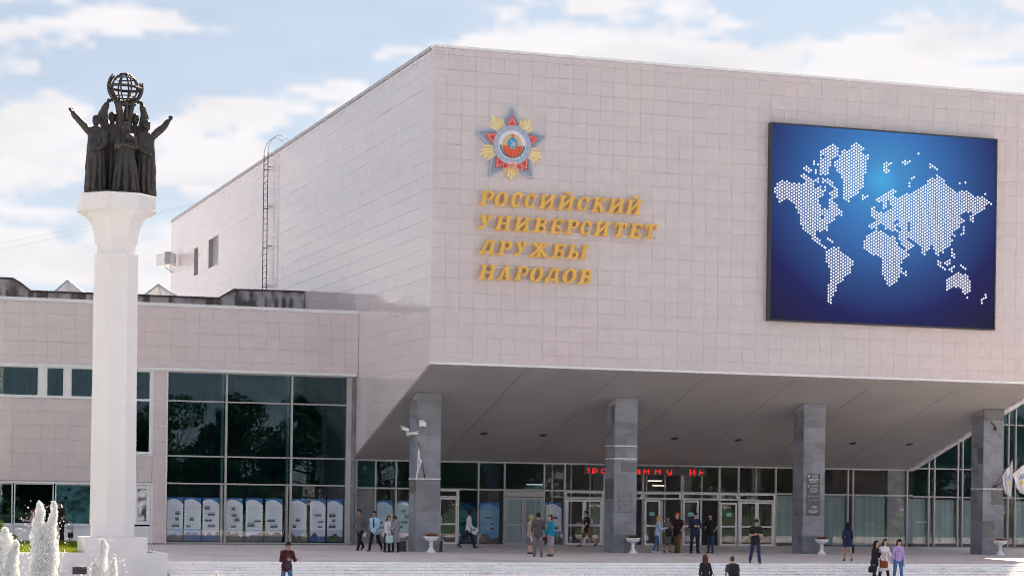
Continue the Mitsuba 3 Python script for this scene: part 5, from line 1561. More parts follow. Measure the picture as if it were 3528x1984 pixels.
# ================================================================ posters behind the glass
def poster(label, x0, x1, z0, z1, y, seed, sheet=(0.66, 0.71, 0.80)):
    key = thing('poster', label, 'poster', None)
    r = random.Random(seed)
    W, Hh = x1 - x0, z1 - z0
    add(key + '__board', box(x0, x1, y, y + 0.02, z0, z1), 'paint', color=sheet)
    wave = sg.Polygon([(x0, z1)] + [(x0 + W * t, z1 - Hh * (0.075 + 0.075 * t * t - 0.055 * math.sin(math.pi * t))) for t in np.linspace(0, 1, 14)] + [(x1, z1)])
    add(key + '__blue_wave', shift(extrude(wave, 0.003), y=y - 0.001), 'paint', color=(0.02, 0.14, 0.42))
    lines = [sg.box(x0 + 0.12 * W, zl, x0 + W * r.uniform(0.6, 0.88), zl + 0.008) for zl in np.arange(z0 + 0.32 * Hh, z1 - 0.18 * Hh, 0.035)]
    add(key + '__text_lines', shift(extrude(unary_union(lines), 0.002), y=y - 0.005), 'paint', color=(0.45, 0.50, 0.57))
    for q in range(r.choice([2, 3, 4])):
        w, h = W * r.uniform(0.22, 0.48), Hh * r.uniform(0.05, 0.105)
        xx, zz = x0 + W * r.choice([0.1, 0.3, 0.5]), z0 + Hh * (0.31 + 0.13 * q + 0.03 * r.random())
        p = add(key + '__photo', shift(extrude(sg.box(xx, zz, xx + w, zz + h), 0.003), y=y - 0.008), 'paint', color=(r.uniform(.05, .14), r.uniform(.06, .12), r.uniform(.08, .17)))
        add(p + '__sky', shift(extrude(sg.box(xx, zz + h * 0.6, xx + w, zz + h), 0.002), y=y - 0.0115), 'paint', color=(0.30, 0.40, 0.52))
    hill = [(x0, z0)] + [(x0 + W * t, z0 + Hh * (0.08 + 0.15 * meshkit.noise(np.array([t * 4 + seed * 3.1, 0, 0])))) for t in np.linspace(0, 1, 16)] + [(x1, z0)]
    c = r.choice([(0.05, 0.08, 0.06), (0.10, 0.085, 0.07), (0.03, 0.09, 0.24), (0.06, 0.08, 0.085)])
    add(key + '__sky_band', shift(extrude(sg.box(x0, z0 + 0.10 * Hh, x1, z0 + 0.275 * Hh), 0.002), y=y - 0.0005), 'paint', color=r.choice([(0.42, 0.50, 0.66), (0.10, 0.26, 0.55), (0.50, 0.52, 0.60)]))
    add(key + '__landscape', shift(extrude(sg.Polygon(hill), 0.003), y=y - 0.003), 'paint', color=c)


PN = ['first', 'second', 'third', 'fourth', 'fifth', 'sixth', 'seventh', 'eighth', 'last']
for i, (a, b) in enumerate([(-8.50, -7.80), (-7.74, -7.00), (-6.92, -6.18), (-5.86, -5.12), (-4.98, -4.22), (-4.08, -3.32), (-2.92, -2.20), (-2.04, -1.33), (-1.24, -0.52)]):
    poster(f'{PN[i]} from the left of the nine blue and white posters in the tall glazing', a, b, 0.22, 2.14, GW + 0.10, i + 1)
poster('blue topped white poster behind the two people left of the first column', 1.22, 1.98, 0.22, 2.12, GY + 0.06, 21, (0.45, 0.62, 0.72))
poster('blue topped white poster half hidden by the first column', 2.16, 2.95, 0.22, 2.12, GY + 0.06, 22, (0.42, 0.62, 0.72))
poster('pale poster in the entrance glass behind the walking man in the white shirt', 5.2, 6.0, 0.25, 2.05, GY + 0.06, 23, (0.22, 0.42, 0.62))
poster('large blue poster with a broad photo right of the walking man in the white shirt', 6.2, 7.15, 0.20, 2.08, GY + 0.06, 24, (0.12, 0.30, 0.52))
poster('white poster with small pictures beside the frosted double doors', 9.45, 10.25, 0.25, 2.12, GY + 0.06, 25)

# ================================================================ flower urns, boards, cameras, bins, flags
URN = ['white urn of red flowers in front of the first column from the left', 'white urn of dark flowers before the column with two white bands', 'white urn of dark red flowers below the tall notice board', 'white urn of red flowers in front of the flag column']
uprof = [(0.0, 0.0), (0.20, 0.0), (0.20, 0.03), (0.185, 0.05), (0.15, 0.09), (0.10, 0.16), (0.075, 0.22), (0.072, 0.27), (0.088, 0.29), (0.088, 0.31), (0.07, 0.33), (0.068, 0.38), (0.085, 0.40), (0.085, 0.42), (0.07, 0.44)]
bprof = [(0.0, 0.44), (0.07, 0.44), (0.10, 0.465), (0.20, 0.50), (0.265, 0.535), (0.285, 0.565), (0.27, 0.59), (0.262, 0.60), (0.315, 0.615), (0.322, 0.64), (0.315, 0.672), (0.27, 0.676), (0.255, 0.63), (0.0, 0.61)]
for i, (x, y) in enumerate([(0.98, 2.75), (10.02, 2.72), (19.02, 2.72), (28.02, 2.65)]):
    t = thing('flower_urn', URN[i], 'flower urn', 'white flower urns before the columns')
    add(t + '__pedestal', lathe(uprof, 28, (x, y, 0)), 'white_plastic', smooth=35)
    add(t + '__bowl', lathe(bprof, 32, (x, y, 0)), 'white_plastic', smooth=35)
    add(t + '__soil', lathe([(0, 0.66), (0.26, 0.655), (0.26, 0.64), (0, 0.64)], 20, (x, y, 0)), 'soil')
    rr = np.random.default_rng(50 + i)
    n = 150
    a, q = rr.uniform(0, 6.28, n), 0.23 * np.sqrt(rr.random(n))
    c = np.stack([x + q * np.cos(a), y + q * np.sin(a), 0.67 + rr.random(n) * 0.09 * (1.2 - q * 3)], 1)
    add(t + '__leaves', leaves(c, 0.035, rr), 'shrub_leaf')
    fl = [shift(trimesh.creation.icosphere(1, 0.019), x + qq * math.cos(aa), y + qq * math.sin(aa), 0.70 + zz_) for aa, qq, zz_ in zip(rr.uniform(0, 6.28, 60), 0.22 * np.sqrt(rr.random(60)), rr.random(60) * 0.07)]
    add(t + '__flowers', cat(fl), 'paint', color=[(0.42, 0.06, 0.03), (0.22, 0.03, 0.03), (0.24, 0.03, 0.03), (0.32, 0.015, 0.02)][i])


def board(label, x0, x1, z0, z1, y, rows_, col_, mark=(), cat_='notice board', lc=(0.62, 0.62, 0.66)):
    t = thing('notice_board', label, cat_)
    add(t + '__plate', cbox(x0, x1, y - 0.03, y - 0.006, z0, z1, 0.005), 'paint', color=col_)
    ms = []
    for (zc, w, h, off) in rows_:
        xm = (x0 + x1) / 2 + off
        # short separate strokes, too small to read
        xx = xm - w / 2
        rr = random.Random(int(zc * 1000))
        while xx < xm + w / 2:
            l = rr.uniform(0.012, 0.03)
            ms.append(box(xx, min(xx + l, xm + w / 2), y - 0.033, y - 0.0305, zc - h / 2, zc + h / 2))
            xx += l + 0.008
    if ms:
        add(t + '__print', cat(ms), 'paint', color=lc)
    for (xa, za, s, c) in mark:
        add(t + '__crest', box(xa, xa + s, y - 0.034, y - 0.0305, za, za + s * 1.1), 'paint', color=c)


yb = COLY - 0.005
board('tall dark notice board with white print on the third column', 18.54, 19.17, 1.72, 3.56, yb,
      [(3.50, .26, .022, .08), (3.45, .30, .022, .08), (3.41, .28, .022, .08), (3.33, .48, .045, 0), (3.27, .44, .04, 0), (3.20, .30, .035, 0), (3.05, .3, .02, .08), (3.0, .3, .02, .08), (2.92, .30, .022, 0), (2.86, .36, .022, 0), (2.80, .40, .022, 0), (2.74, .3, .022, 0), (2.58, .3, .016, .06), (2.40, .4, .014, 0), (2.12, .24, .03, .06), (2.06, .34, .03, .06), (1.92, .48, .035, 0), (1.85, .36, .03, 0)],
      (0.095, 0.088, 0.105), [(18.58, 3.42, .08, (0.6, 0.6, 0.64)), (18.57, 2.97, .09, (0.16, 0.40, 0.62)), (18.58, 2.52, .07, (0.25, 0.28, 0.38))])
board('grey two-part notice board with faint print on the second column', 9.58, 10.17, 1.76, 2.64, yb,
      [(2.56, .3, .02, .06), (2.42, .46, .018, 0), (2.36, .4, .018, 0), (2.30, .36, .018, 0), (2.24, .2, .018, 0), (2.14, .3, .02, .06), (1.98, .48, .018, 0), (1.92, .42, .018, 0), (1.86, .38, .018, 0)],
      (0.20, 0.195, 0.215), [(9.61, 2.53, .07, (0.5, 0.5, 0.54)), (9.61, 2.10, .06, (0.5, 0.5, 0.54))], lc=(0.36, 0.36, 0.39))
board('plain dark plate high on the second column under the white bands', 9.68, 10.36, 3.53, 3.92, yb, [], (0.16, 0.165, 0.18), cat_='plate')
cam_ = thing('security_camera', 'white security camera on an arm at the left edge of the first column', 'security camera')
add(cam_ + '__body', place(cat([cbox(-0.19, 0.17, -0.07, 0.07, -0.055, 0.055, 0.015), cbox(-0.235, 0.10, -0.085, 0.085, 0.058, 0.075, 0.004)]), T().translate([-0.10, 3.16, 5.12]).rotate([0, 1, 0], 14).rotate([0, 0, 1], 20)), 'white_plastic')
add(cam_ + '__lens', place(shift(tube([(-0.2, 0, 0), (-0.192, 0, 0)], 0.04, 16), 0, 0, 0), T().translate([-0.10, 3.16, 5.12]).rotate([0, 1, 0], 14).rotate([0, 0, 1], 20)), 'dark_metal')
add(cam_ + '__arm', cat([tube([(-0.02, 3.17, 5.05), (-0.03, 3.18, 4.93), (0.02, 3.2, 4.86), (0.10, 3.24, 4.86), (0.13, 3.27, 4.93), (0.12, 3.29, 4.97)], 0.022, 8), tube([(0.12, 3.29, 4.97), (0.3, 3.285, 4.99), (0.45, 3.28, 5.05), (0.58, 3.275, 5.08)], 0.013, 6), cbox(0.05, 0.45 + 0.06, 3.27, 3.298, 4.92, 5.0, 0.004)]), 'white_plastic')
bx = thing('junction_box', 'small white box high on the front of the first column', 'box')
add(bx + '__case', trimesh.convex.convex_hull(np.array([(0.54, y, z) for y in (3.05, 3.294) for z in (5.25, 5.42)] + [(0.78, y, z) for y in (3.05, 3.294) for z in (5.25, 5.42)] + [(0.56, 3.15, 5.52), (0.70, 3.15, 5.52), (0.56, 3.294, 5.52), (0.70, 3.294, 5.52)])), 'white_plastic')
add(bx + '__lamp', lathe([(0, -0.03), (0.05, -0.03), (0.06, 0), (0, 0)], 16, (0.68, 3.16, 5.248)), 'dark_metal')
lmp = thing('bracket_lamp', 'slim dark spotlight rod high on the flag column', 'lamp')
add(lmp + '__rod', tube([(27.69, 3.05, 6.08), (27.9, 3.1, 5.92), (28.02, 3.16, 5.82)], 0.03, 8), 'dark_metal')
add(lmp + '__bracket', cat([tube([(28.02, 3.16, 5.82), (28.06, 3.294, 5.78)], 0.035, 8), box(27.99, 28.13, 3.27, 3.294, 5.70, 5.86)]), 'dark_metal')
for i, (x, w_) in enumerate([(-0.02, 0.40), (1.62, 0.30)]):
    t = thing('litter_bin', ['dark litter bin with pale sides left of the first column', 'dark litter bin with pale sides right of the first column'][i], 'litter bin', 'litter bins by the first column')
    add(t + '__body', cat([trimesh.convex.convex_hull(np.array([(x + s * w_ * (0.36 if z else 0.42) , 3.75 + q * 0.17, z0_) for s in (-1, 1) for q in (-1, 1) for z, z0_ in ((0, 0.03), (1, 0.47))]))]), 'dark_metal')
    add(t + '__side', cat([box(x - w_ / 2 - 0.02, x - w_ / 2 + 0.035, 3.57, 3.93, 0.0, 0.50), box(x + w_ / 2 - 0.035, x + w_ / 2 + 0.02, 3.57, 3.93, 0.0, 0.50)]), 'grey_metal')
    add(t + '__rim', box(x - w_ / 2 + 0.036, x + w_ / 2 - 0.036, 3.56, 3.94, 0.475, 0.50), 'grey_metal')


def flag(label, foot, tip, inner, drop_tip, drop_in, seed, mark=True):
    """A white flag on the outer part of a slanting pole; each edge hangs down to its own point."""
    key = thing('flag', label, 'flag')
    foot, tip = np.array(foot, float), np.array(tip, float)
    add(key + '__pole', tube([foot, tip + unit(tip - foot) * 0.06], 0.018, 8), 'dark_metal')
    add(key + '__socket', tube([foot - unit(tip - foot) * 0.02, foot + unit(tip - foot) * 0.12], 0.03, 8), 'dark_metal')
    n, m_ = 30, 36
    V, C = [], []
    for a in np.linspace(0, 1, n):                # along the pole, from the tip
        p = tip + (foot - tip) * (0.02 + (inner - 0.02) * a)
        e = (1 - a) * np.array(drop_tip) + a * np.array(drop_in)
        for b in np.linspace(0, 1, m_):           # down the cloth
            fold = 0.08 * math.sin(a * 10 + b * 2.4 + seed) * (0.3 + b)
            V.append(p + e * b + np.array([0.02 * math.sin(a * 12 + seed), fold, -0.05 * math.sin(math.pi * a) * b]))
            c = (0.78, 0.77, 0.80)
            if mark:
                if (a - 0.40) ** 2 / 0.05 + (b - 0.40) ** 2 / 0.012 < 1 and math.sin(a * 40 + b * 22) > -0.2:
                    c = (0.10, 0.22, 0.62)
                if (a - 0.42) ** 2 + (b - 0.60) ** 2 * 1.6 < 0.007:
                    c = (0.80, 0.58, 0.10)
            C.append(c)
    F = [f for a in range(n - 1) for b in range(m_ - 1) for i in (a * m_ + b,) for f in ([i, i + 1, i + m_ + 1], [i, i + m_ + 1, i + m_])]
    add(key + '__cloth', trimesh.Trimesh(V, F, process=False), 'cloth', smooth=True, color=np.array(C))


flag('white flag hanging on the first column above the band', (0.82, 3.26, 3.14), (0.36, 2.75, 4.55), 0.52, (-0.06, 0.05, -1.50), (-0.16, 0.1, -0.62), 1)
flag('left white flag with blue and yellow mark on the right column', (28.0, 3.26, 3.10), (28.66, 2.70, 4.36), 0.52, (0.03, 0.1, -1.70), (0.12, 0.1, -0.75), 4)
flag('right white flag with blue and yellow mark beside the other flag', (28.1, 3.26, 3.10), (29.62, 2.85, 4.38), 0.50, (-0.13, 0.1, -1.58), (0.28, 0.1, -0.70), 6)

# ================================================================ on the hall's side wall
ld = thing('wall_ladder', 'dark steel ladder with hooped top on the pale side wall', 'ladder')
YL = (29.75, 30.75)
for y in YL:
    arc = [(-0.30, y, 13.0), (-0.30, y, 20.5)] + [(-0.30 + 0.65 * (1 - math.cos(a)), y, 20.5 + 0.95 * math.sin(a)) for a in np.linspace(0.1, math.pi, 12)]
    add(ld + '__rail', tube(arc[:2], 0.024, 8), 'dark_metal')
    add(ld + '__hoop', tube(arc[1:], 0.017, 8), 'grey_metal')
for z in np.arange(13.2, 20.5, 0.32):
    add(ld + '__rung', tube([(-0.30, YL[0], z), (-0.30, YL[1], z)], 0.014, 6), 'dark_metal')
add(ld + '__bracket', cat([box(-0.30, 0.0, y - 0.02, y + 0.02, z, z + 0.04) for y in YL for z in (13.4, 15.5, 17.6, 19.7)]), 'dark_metal')
for i, (x, y, rot) in enumerate([(-0.28, 62.0, 25), (0.02 - 0.6, 58.0, -25)]):
    t = thing('loudspeaker', ['pale grey loudspeaker sticking out past the far corner of the hall', 'pale grey loudspeaker on the side wall near its far corner'][i], 'loudspeaker', 'loudspeakers at the far corner')
    M = T().translate([x, y, 17.85 - 0.35 * i + 0.1]).rotate([0, 0, 1], rot)
    add(t + '__cabinet', place(cbox(-0.22, 0.22, -0.7, 0.7, -0.42, 0.42, 0.03), M), 'white_plastic')
    add(t + '__grille', place(cbox(-0.20, 0.20, -0.73, -0.703, -0.39, 0.39, 0.01), M), 'grey_metal')
    add(t + '__bracket', tube([(x, y, 17.5 - 0.35 * i), (x * 0.3, 60.5, 17.0), (0.0, 60.5, 17.0)], 0.04, 6), 'grey_metal')
for i, (a, b) in enumerate([((-30, 78, 15.6), (-0.02, 50.8, 20.45)), ((-30, 78, 14.5), (-0.02, 51.4, 20.42))]):
    a, b = np.array(a, float), np.array(b, float)
    t = np.linspace(0, 1, 30)[:, None]
    k = add('overhead_cable', tube(a + (b - a) * t - np.array([0, 0, 1.0]) * 4 * 0.25 * t * (1 - t), 0.006, 5), 'grey_metal')
    lab(k, ['upper of the two thin cables running to the top of the hall side wall', 'lower of the two thin cables running to the top of the hall side wall'][i], 'cable', 'cables to the hall wall')

# ================================================================ people
def floor_z(y):
    return 0.0 if y < 3 else 0.085 * min(1, (y - 3) / 9.6)


def step_z(y):
    return -RISE * max(0, min(NSTEP, math.ceil((EDGE_Y + 0.0 - y) / TREAD)))


WALK = {'legL': (24, 6), 'legR': (-20, 26), 'armL': ARMS['back'], 'armR': ARMS['fwd'], 'lean': 4}
WALK2 = {'legL': (-20, 24), 'legR': (22, 5), 'armL': ARMS['fwd'], 'armR': ARMS['back'], 'lean': 4}
STAND = {'legL': (3, 4), 'legR': (-3, 3), 'spread': 3}
CALM = {'legL': (6, 8), 'legR': (-2, 2), 'spread': 4}


def rounded(key, name, pos, yaw, z0, c, size, col_, bsdf='cloth', rnd=0.05):
    sx, sy, sz = size
    m = m3.Manifold.batch_hull([ball((c[0] + a * (sx / 2 - rnd), c[1] + b * (sy / 2 - rnd), c[2] + d * (sz / 2 - rnd)), rnd, 10) for a in (-1, 1) for b in (-1, 1) for d in (-1, 1)])
    add(key + '__' + name, put(to_tri(m), pos, yaw, z0), bsdf, smooth=True, color=col_)


def backpack(p, pos, z0, H, col_, size=(0.17, 0.30, 0.44)):
    key, j, yaw, part = p
    C = j['chest'] + np.array([-0.20, 0, -0.05])
    b = thing('backpack', BAGLAB.pop(0), 'backpack')
    rounded(b, 'body', pos, yaw, z0, C, size, col_)
    rounded(b, 'pocket', pos, yaw, z0, C + np.array([-size[0] * 0.45, 0, -0.09]), (0.10, 0.24, 0.18), np.array(col_) * 0.85)
    for s in (1, -1):
        pts = [C + np.array([0.06, s * 0.09, 0.18]), j['neck'] + np.array([0.0, s * 0.11, 0.035]), j['chest'] + np.array([0.128, s * 0.10, 0.03]), j['chest'] + np.array([0.05, s * 0.155, -0.14]), C + np.array([0.08, s * 0.13, -0.16])]
        add(b + '__strap', put(tube(pts, 0.016, 6), pos, yaw, z0), 'cloth', smooth=True, color=np.array(col_) * 0.8)


def bag(p, pos, z0, label, hand_, size, col_, drop=0.22, kind='bag', shoulder=None, off=(0, 0, 0)):
    key, j, yaw, part = p
    h = j['wr' + hand_] + j['handdir' + hand_] * 0.08 + np.array(off)
    top = h
    C = h + np.array([0, 0, -drop - size[2] / 2])
    b = thing('handbag', label, kind)
    rounded(b, 'body', pos, yaw, z0, C, size, col_, rnd=min(size) * 0.42)
    if shoulder:
        sh = j['sh' + shoulder] + np.array([0, 0, 0.06])
        ends = [C + np.array([size[0] * 0.35, 0, size[2] * 0.4]), C + np.array([-size[0] * 0.35, 0, size[2] * 0.4])]
        pts = [ends[0], sh + np.array([0.05, 0, -0.02]), sh, sh + np.array([-0.05, 0, -0.02]), ends[1]]
    else:
        pts = [C + np.array([size[0] * 0.3, 0, size[2] * 0.4]), h + np.array([0.02, 0, -0.02]), h, h + np.array([-0.02, 0, -0.02]), C + np.array([-size[0] * 0.3, 0, size[2] * 0.4])]
    add(b + '__strap', put(tube(pts, 0.010, 6), pos, yaw, z0), 'cloth', smooth=True, color=np.array(col_) * 0.8)


def held(p, pos, z0, name, label, hand_, size, col_, cat_, ahead=0.06, tilt_=0.0, rnd=None):
    key, j, yaw, part = p
    h = j['wr' + hand_] + j['handdir' + hand_] * ahead
    t = thing(name, label, cat_)
    m = trimesh.creation.box(size)
    m.apply_transform(trimesh.transformations.rotation_matrix(tilt_, [0, 1, 0]))
    m.apply_translation(h)
    scene[t] = mikit.ply(put(m, pos, yaw, z0), 'paint', color=np.tile(col_, (len(m.vertices), 1)))


BAGLAB = ['red backpack on the back of the man in the orange cap', 'black backpack of the person in grey walking up the steps', 'white rucksack on the back of the man in brown shorts']
BLACK, NAVY, JEAN = (0.018, 0.018, 0.022), (0.02, 0.025, 0.05), (0.07, 0.13, 0.26)
DARKSK, MIDSK, FAIRSK = (0.075, 0.045, 0.032), (0.40, 0.24, 0.17), (0.56, 0.36, 0.28)
GREYH, BROWNH, BLONDE = (0.45, 0.38, 0.28), (0.09, 0.045, 0.025), (0.42, 0.29, 0.13)

# two men walking left past the posters
person('man in a dark grey open shirt walking beside the man in the light blue shirt', (-1.52, 4.92), floor_z(4.92), 222, 1.77, WALK, ((0.13, 0.115, 0.13), 'long', 'long'), ('trousers', BLACK), skin_c=MIDSK)
person('man in a light blue shirt and dark tie walking past the posters', (-1.12, 3.96), floor_z(3.96), 228, 1.72, WALK2, ((0.36, 0.56, 0.78), 'mid', 'long'), ('trousers', BLACK), shoe=(0.16, 0.06, 0.03), skin_c=MIDSK, extras=('tie',))
# the pair left of the first column
q = (-0.93, 2.69)
p = person('woman with brown hair and a pale teal bag left of the first column', q, 0, 310, 1.52, {**STAND, 'armL': ARMS['phone'], 'armR': ARMS['carry'], 'head': 12}, ((0.66, 0.64, 0.68), 'long', 'long'), ('trousers', BLACK), hair=('long', BROWNH), fem=True)
bag(p, q, 0, 'pale teal shoulder bag on the woman left of the first column', 'R', (0.34, 0.14, 0.32), (0.42, 0.56, 0.56), 0.02, shoulder='R')
person('person in a long grey coat seen from behind at the first column', (-0.56, 2.75), 0, 110, 1.50, {**STAND, 'armR': ARMS['carry'], 'head': 10}, ((0.26, 0.25, 0.29), 'long', 'coat'), ('trousers', BLACK), hair=('short', (0.06, 0.02, 0.02)), fem=True)
# man with papers
q = (4.41, 8.47)
p = person('dark skinned man in a white shirt striding past the frosted doors', q, floor_z(8.47), 350, 1.77, {**WALK, 'armL': ARMS['down'], 'armR': ARMS['carry']}, ((0.72, 0.70, 0.78), 'long', 'long'), ('jeans', NAVY), skin_c=DARKSK)
held(p, q, floor_z(8.47), 'papers', 'white papers in the hand of the striding man in the white shirt', 'R', (0.22, 0.01, 0.30), (0.62, 0.70, 0.80), 'papers', 0.12, 0.5)
# three talking
q = (4.86, 1.36)
p = person('elderly blonde woman in a beige coat talking at the left of three', q, 0, 10, 1.62, {**STAND, 'armR': ARMS['down'], 'armL': ARMS['carry']}, ((0.40, 0.33, 0.28), 'long', 'coat'), ('skirt', (0.20, 0.16, 0.17)), hair=('bob', BLONDE), fem=True, skin_c=FAIRSK)
q = (3.76, -2.75)
p = person('stout man in a dark grey shirt and grey trousers seen from behind', q, 0, 75, 1.74, {**CALM, 'armL': ARMS['down'], 'armR': ARMS['fold']}, ((0.085, 0.078, 0.088), 'mid', 'long'), ('trousers', (0.19, 0.16, 0.19)), skin_c=MIDSK)
held(p, q, 0, 'papers', 'white sheet held by the stout man in grey seen from behind', 'L', (0.16, 0.01, 0.26), (0.66, 0.68, 0.76), 'papers', 0.12)
q = (4.62, -1.87)
p = person('woman in a teal cardigan and grey skirt talking with two others', q, 0, 190, 1.66, {**CALM, 'armL': ARMS['carry'], 'armR': ARMS['carry']}, ((0.015, 0.26, 0.37), 'long', 'long'), ('skirt', (0.34, 0.31, 0.37)), hair=('bob', (0.10, 0.025, 0.02)), fem=True, skin_c=FAIRSK)
bag(p, q, 0, 'small dark red bag held by the woman in the teal cardigan', 'R', (0.20, 0.08, 0.16), (0.16, 0.02, 0.03), 0.02)
# man in shorts
q = (11.11, 11.2)
p = person('man in a black tee and brown shorts passing the double doors', q, floor_z(11.2), 182, 1.72, {**WALK2, 'armR': ARMS['cup']}, (BLACK, 'short', 'long'), ('shorts', (0.20, 0.13, 0.07)), skin_c=FAIRSK)
BAGLAB.insert(0, BAGLAB.pop())
backpack(p, q, floor_z(11.2), 1.72, (0.55, 0.54, 0.56), (0.12, 0.26, 0.34))
# three at the open doors
q = (11.52, 3.66)
p = person('blonde young woman in a pale blue top and jeans by the second column', q, 0, 345, 1.64, {**WALK, 'armL': ARMS['carry'], 'armR': ARMS['cup'], 'legL': (8, 5), 'legR': (-8, 10)}, ((0.40, 0.46, 0.68), 'long', 'long'), ('jeans', JEAN), shoe=(0.66, 0.66, 0.70), hair=('long', BLONDE), fem=True, skin_c=FAIRSK)
bag(p, q, 0, 'black bag carried by the blonde woman in pale blue', 'R', (0.26, 0.12, 0.32), BLACK, 0.04, off=(0.05, -0.05, 0))
q = (12.25, 4.21)
p = person('young woman in a grey patterned dress between the blonde woman and the orange cap', q, floor_z(4.2), 255, 1.58, {**STAND, 'armL': ARMS['down'], 'armR': ARMS['carry']}, ((0.17, 0.14, 0.165), 'short', 'dress'), ('none', BLACK), hair=('ponytail', (0.04, 0.02, 0.02)), fem=True, skin_c=MIDSK)
bag(p, q, floor_z(4.2), 'small black bag hanging from the hand of the woman in the grey dress', 'L', (0.16, 0.10, 0.24), BLACK, 0.05)
q = (12.55, 3.8)
p = person('man in an orange cap and black tee with brown trousers', q, floor_z(3.8), 205, 1.74, {**STAND, 'armL': ARMS['hip'], 'armR': ARMS['phone']}, (BLACK, 'short', 'long'), ('trousers', (0.15, 0.085, 0.04)), shoe=(0.10, 0.06, 0.04), hair=('cap', (0.75, 0.10, 0.02)), skin_c=FAIRSK)
BAGLAB[:] = ['red backpack on the back of the man in the orange cap', 'black backpack of the person in grey walking up the steps']
backpack(p, q, floor_z(3.8), 1.74, (0.28, 0.02, 0.025))
# two men in the doorway
q = (13.22, 3.48)
p = person('man in a navy shirt looking down at his phone before the open doors', q, 0, 268, 1.80, {**CALM, 'armL': ARMS['phone'], 'armR': ARMS['phone'], 'head': 22}, ((0.022, 0.030, 0.075), 'long', 'long'), ('trousers', (0.02, 0.022, 0.035)), skin_c=FAIRSK)
held(p, q, 0, 'phone', 'small phone in the hands of the man in the navy shirt', 'R', (0.13, 0.07, 0.012), (0.03, 0.03, 0.035), 'phone', 0.12)
q = (14.04, 3.61)
p = person('bearded man in a black tee and jeans before the open doors', q, 0, 215, 1.73, {**STAND, 'armL': ARMS['hip'], 'armR': ARMS['phone']}, (BLACK, 'short', 'long'), ('jeans', (0.03, 0.055, 0.12)), hair=('short', (0.015, 0.012, 0.012)), skin_c=MIDSK, extras=('beard',))
# man at the terrace edge
q = (9.80, -10.05)
p = person('man in a black tee and navy trousers reading his phone at the terrace edge', q, 0, 262, 1.68, {**WALK, 'armL': ARMS['phone'], 'armR': ARMS['phone'], 'head': 26, 'legL': (16, 4), 'legR': (-14, 16)}, (BLACK, 'short', 'long'), ('trousers', (0.03, 0.035, 0.10)), shoe=(0.10, 0.03, 0.03), skin_c=MIDSK)
held(p, q, 0, 'phone', 'small phone in the hands of the man at the terrace edge', 'R', (0.13, 0.07, 0.012), (0.05, 0.05, 0.055), 'phone', 0.12)
# woman walking away
q = (15.45, -6.6)
p = person('woman with long black hair in a navy blouse and shorts walking away', q, 0, 78, 1.53, {**WALK, 'armR': ARMS['down'], 'armL': ARMS['down'], 'legL': (10, 4), 'legR': (-10, 14)}, ((0.018, 0.026, 0.065), 'mid', 'long'), ('minishorts', (0.02, 0.035, 0.10)), hair=('verylong', (0.008, 0.007, 0.009)), fem=True, skin_c=(0.42, 0.22, 0.17))
bag(p, q, 0, 'large black bag at the side of the woman with long black hair', 'R', (0.30, 0.14, 0.36), BLACK, 0.0, shoulder='R')
# three young women on the steps
q = (13.35, -12.75)
z = step_z(q[1])
p = person('black haired young woman in a black jacket, leftmost of three on the steps', q, z, 300, 1.66, {**WALK2, 'armL': ARMS['shoulderbag'], 'armR': ARMS['down'], 'turn': 10, 'legL': (-8, 10), 'legR': (10, 4)}, (BLACK, 'long', 'long'), ('jeans', (0.03, 0.03, 0.04)), hair=('long', (0.01, 0.009, 0.01)), fem=True, skin_c=MIDSK)
bag(p, q, z, 'brown leather handbag between the black jacket and the white coat', 'L', (0.32, 0.12, 0.26), (0.26, 0.075, 0.025), 0.22, shoulder='L', off=(0.08, 0.05, -0.12))
bag(p, q, z, 'black handbag swinging left of the young woman in the black jacket', 'R', (0.30, 0.12, 0.24), BLACK, 0.06, off=(0, -0.08, 0.06))
q = (13.86, -12.5)
z = step_z(q[1])
person('young woman in a white coat with folded arms on the steps', q, z, 278, 1.63, {**WALK, 'armL': ARMS['fold'], 'armR': ((.34, .28, -1), (.45, -.95, .0)), 'legL': (16, 5), 'legR': (-6, 8), 'head': 6}, ((0.72, 0.70, 0.74), 'long', 'coat'), ('jeans', BLACK), hair=('long', (0.07, 0.028, 0.02)), fem=True, skin_c=FAIRSK)
q = (14.46, -12.5)
z = step_z(q[1])
p = person('young woman in a lilac top and blue jeans looking down on the steps', q, z, 262, 1.64, {**WALK, 'armL': ARMS['down'], 'armR': ((.02, .26, -1), (.1, .12, -1)), 'head': 26, 'legL': (10, 6), 'legR': (-6, 8)}, ((0.43, 0.30, 0.60), 'long', ''), ('jeans', (0.085, 0.17, 0.36)), hair=('long', (0.03, 0.012, 0.012)), fem=True, skin_c=FAIRSK)
held(p, q, z, 'papers', 'white notebook under the arm of the young woman in lilac', 'L', (0.20, 0.025, 0.26), (0.68, 0.68, 0.74), 'papers', 0.06, 0.2)
# boy in red
q = (-8.9, -13.7)
z = step_z(q[1])
p = person('young man in a dark red jacket and jeans looking at his phone on the steps', q, z, 282, 1.70, {**WALK, 'armL': ARMS['cup'], 'armR': ARMS['phone'], 'head': 24, 'legL': (16, 4), 'legR': (-12, 14)}, ((0.075, 0.016, 0.022), 'long', 'long'), ('jeans', (0.055, 0.15, 0.27)), hair=('short', (0.012, 0.011, 0.012)), skin_c=MIDSK)
part_ = p[3]
part_('shirt_front', hull(*[(p[1]['chest'] + np.array([0.085, s * 0.05, -0.02]), 0.05) for s in (1, -1)], *[(p[1]['pelvis'] + np.array([0.075, s * 0.06, -0.02]), 0.06) for s in (1, -1)]), 'cloth', (0.055, 0.055, 0.075))
held(p, q, z, 'phone', 'phone held up by the young man in the dark red jacket', 'L', (0.02, 0.07, 0.14), (0.45, 0.42, 0.44), 'phone', 0.12)
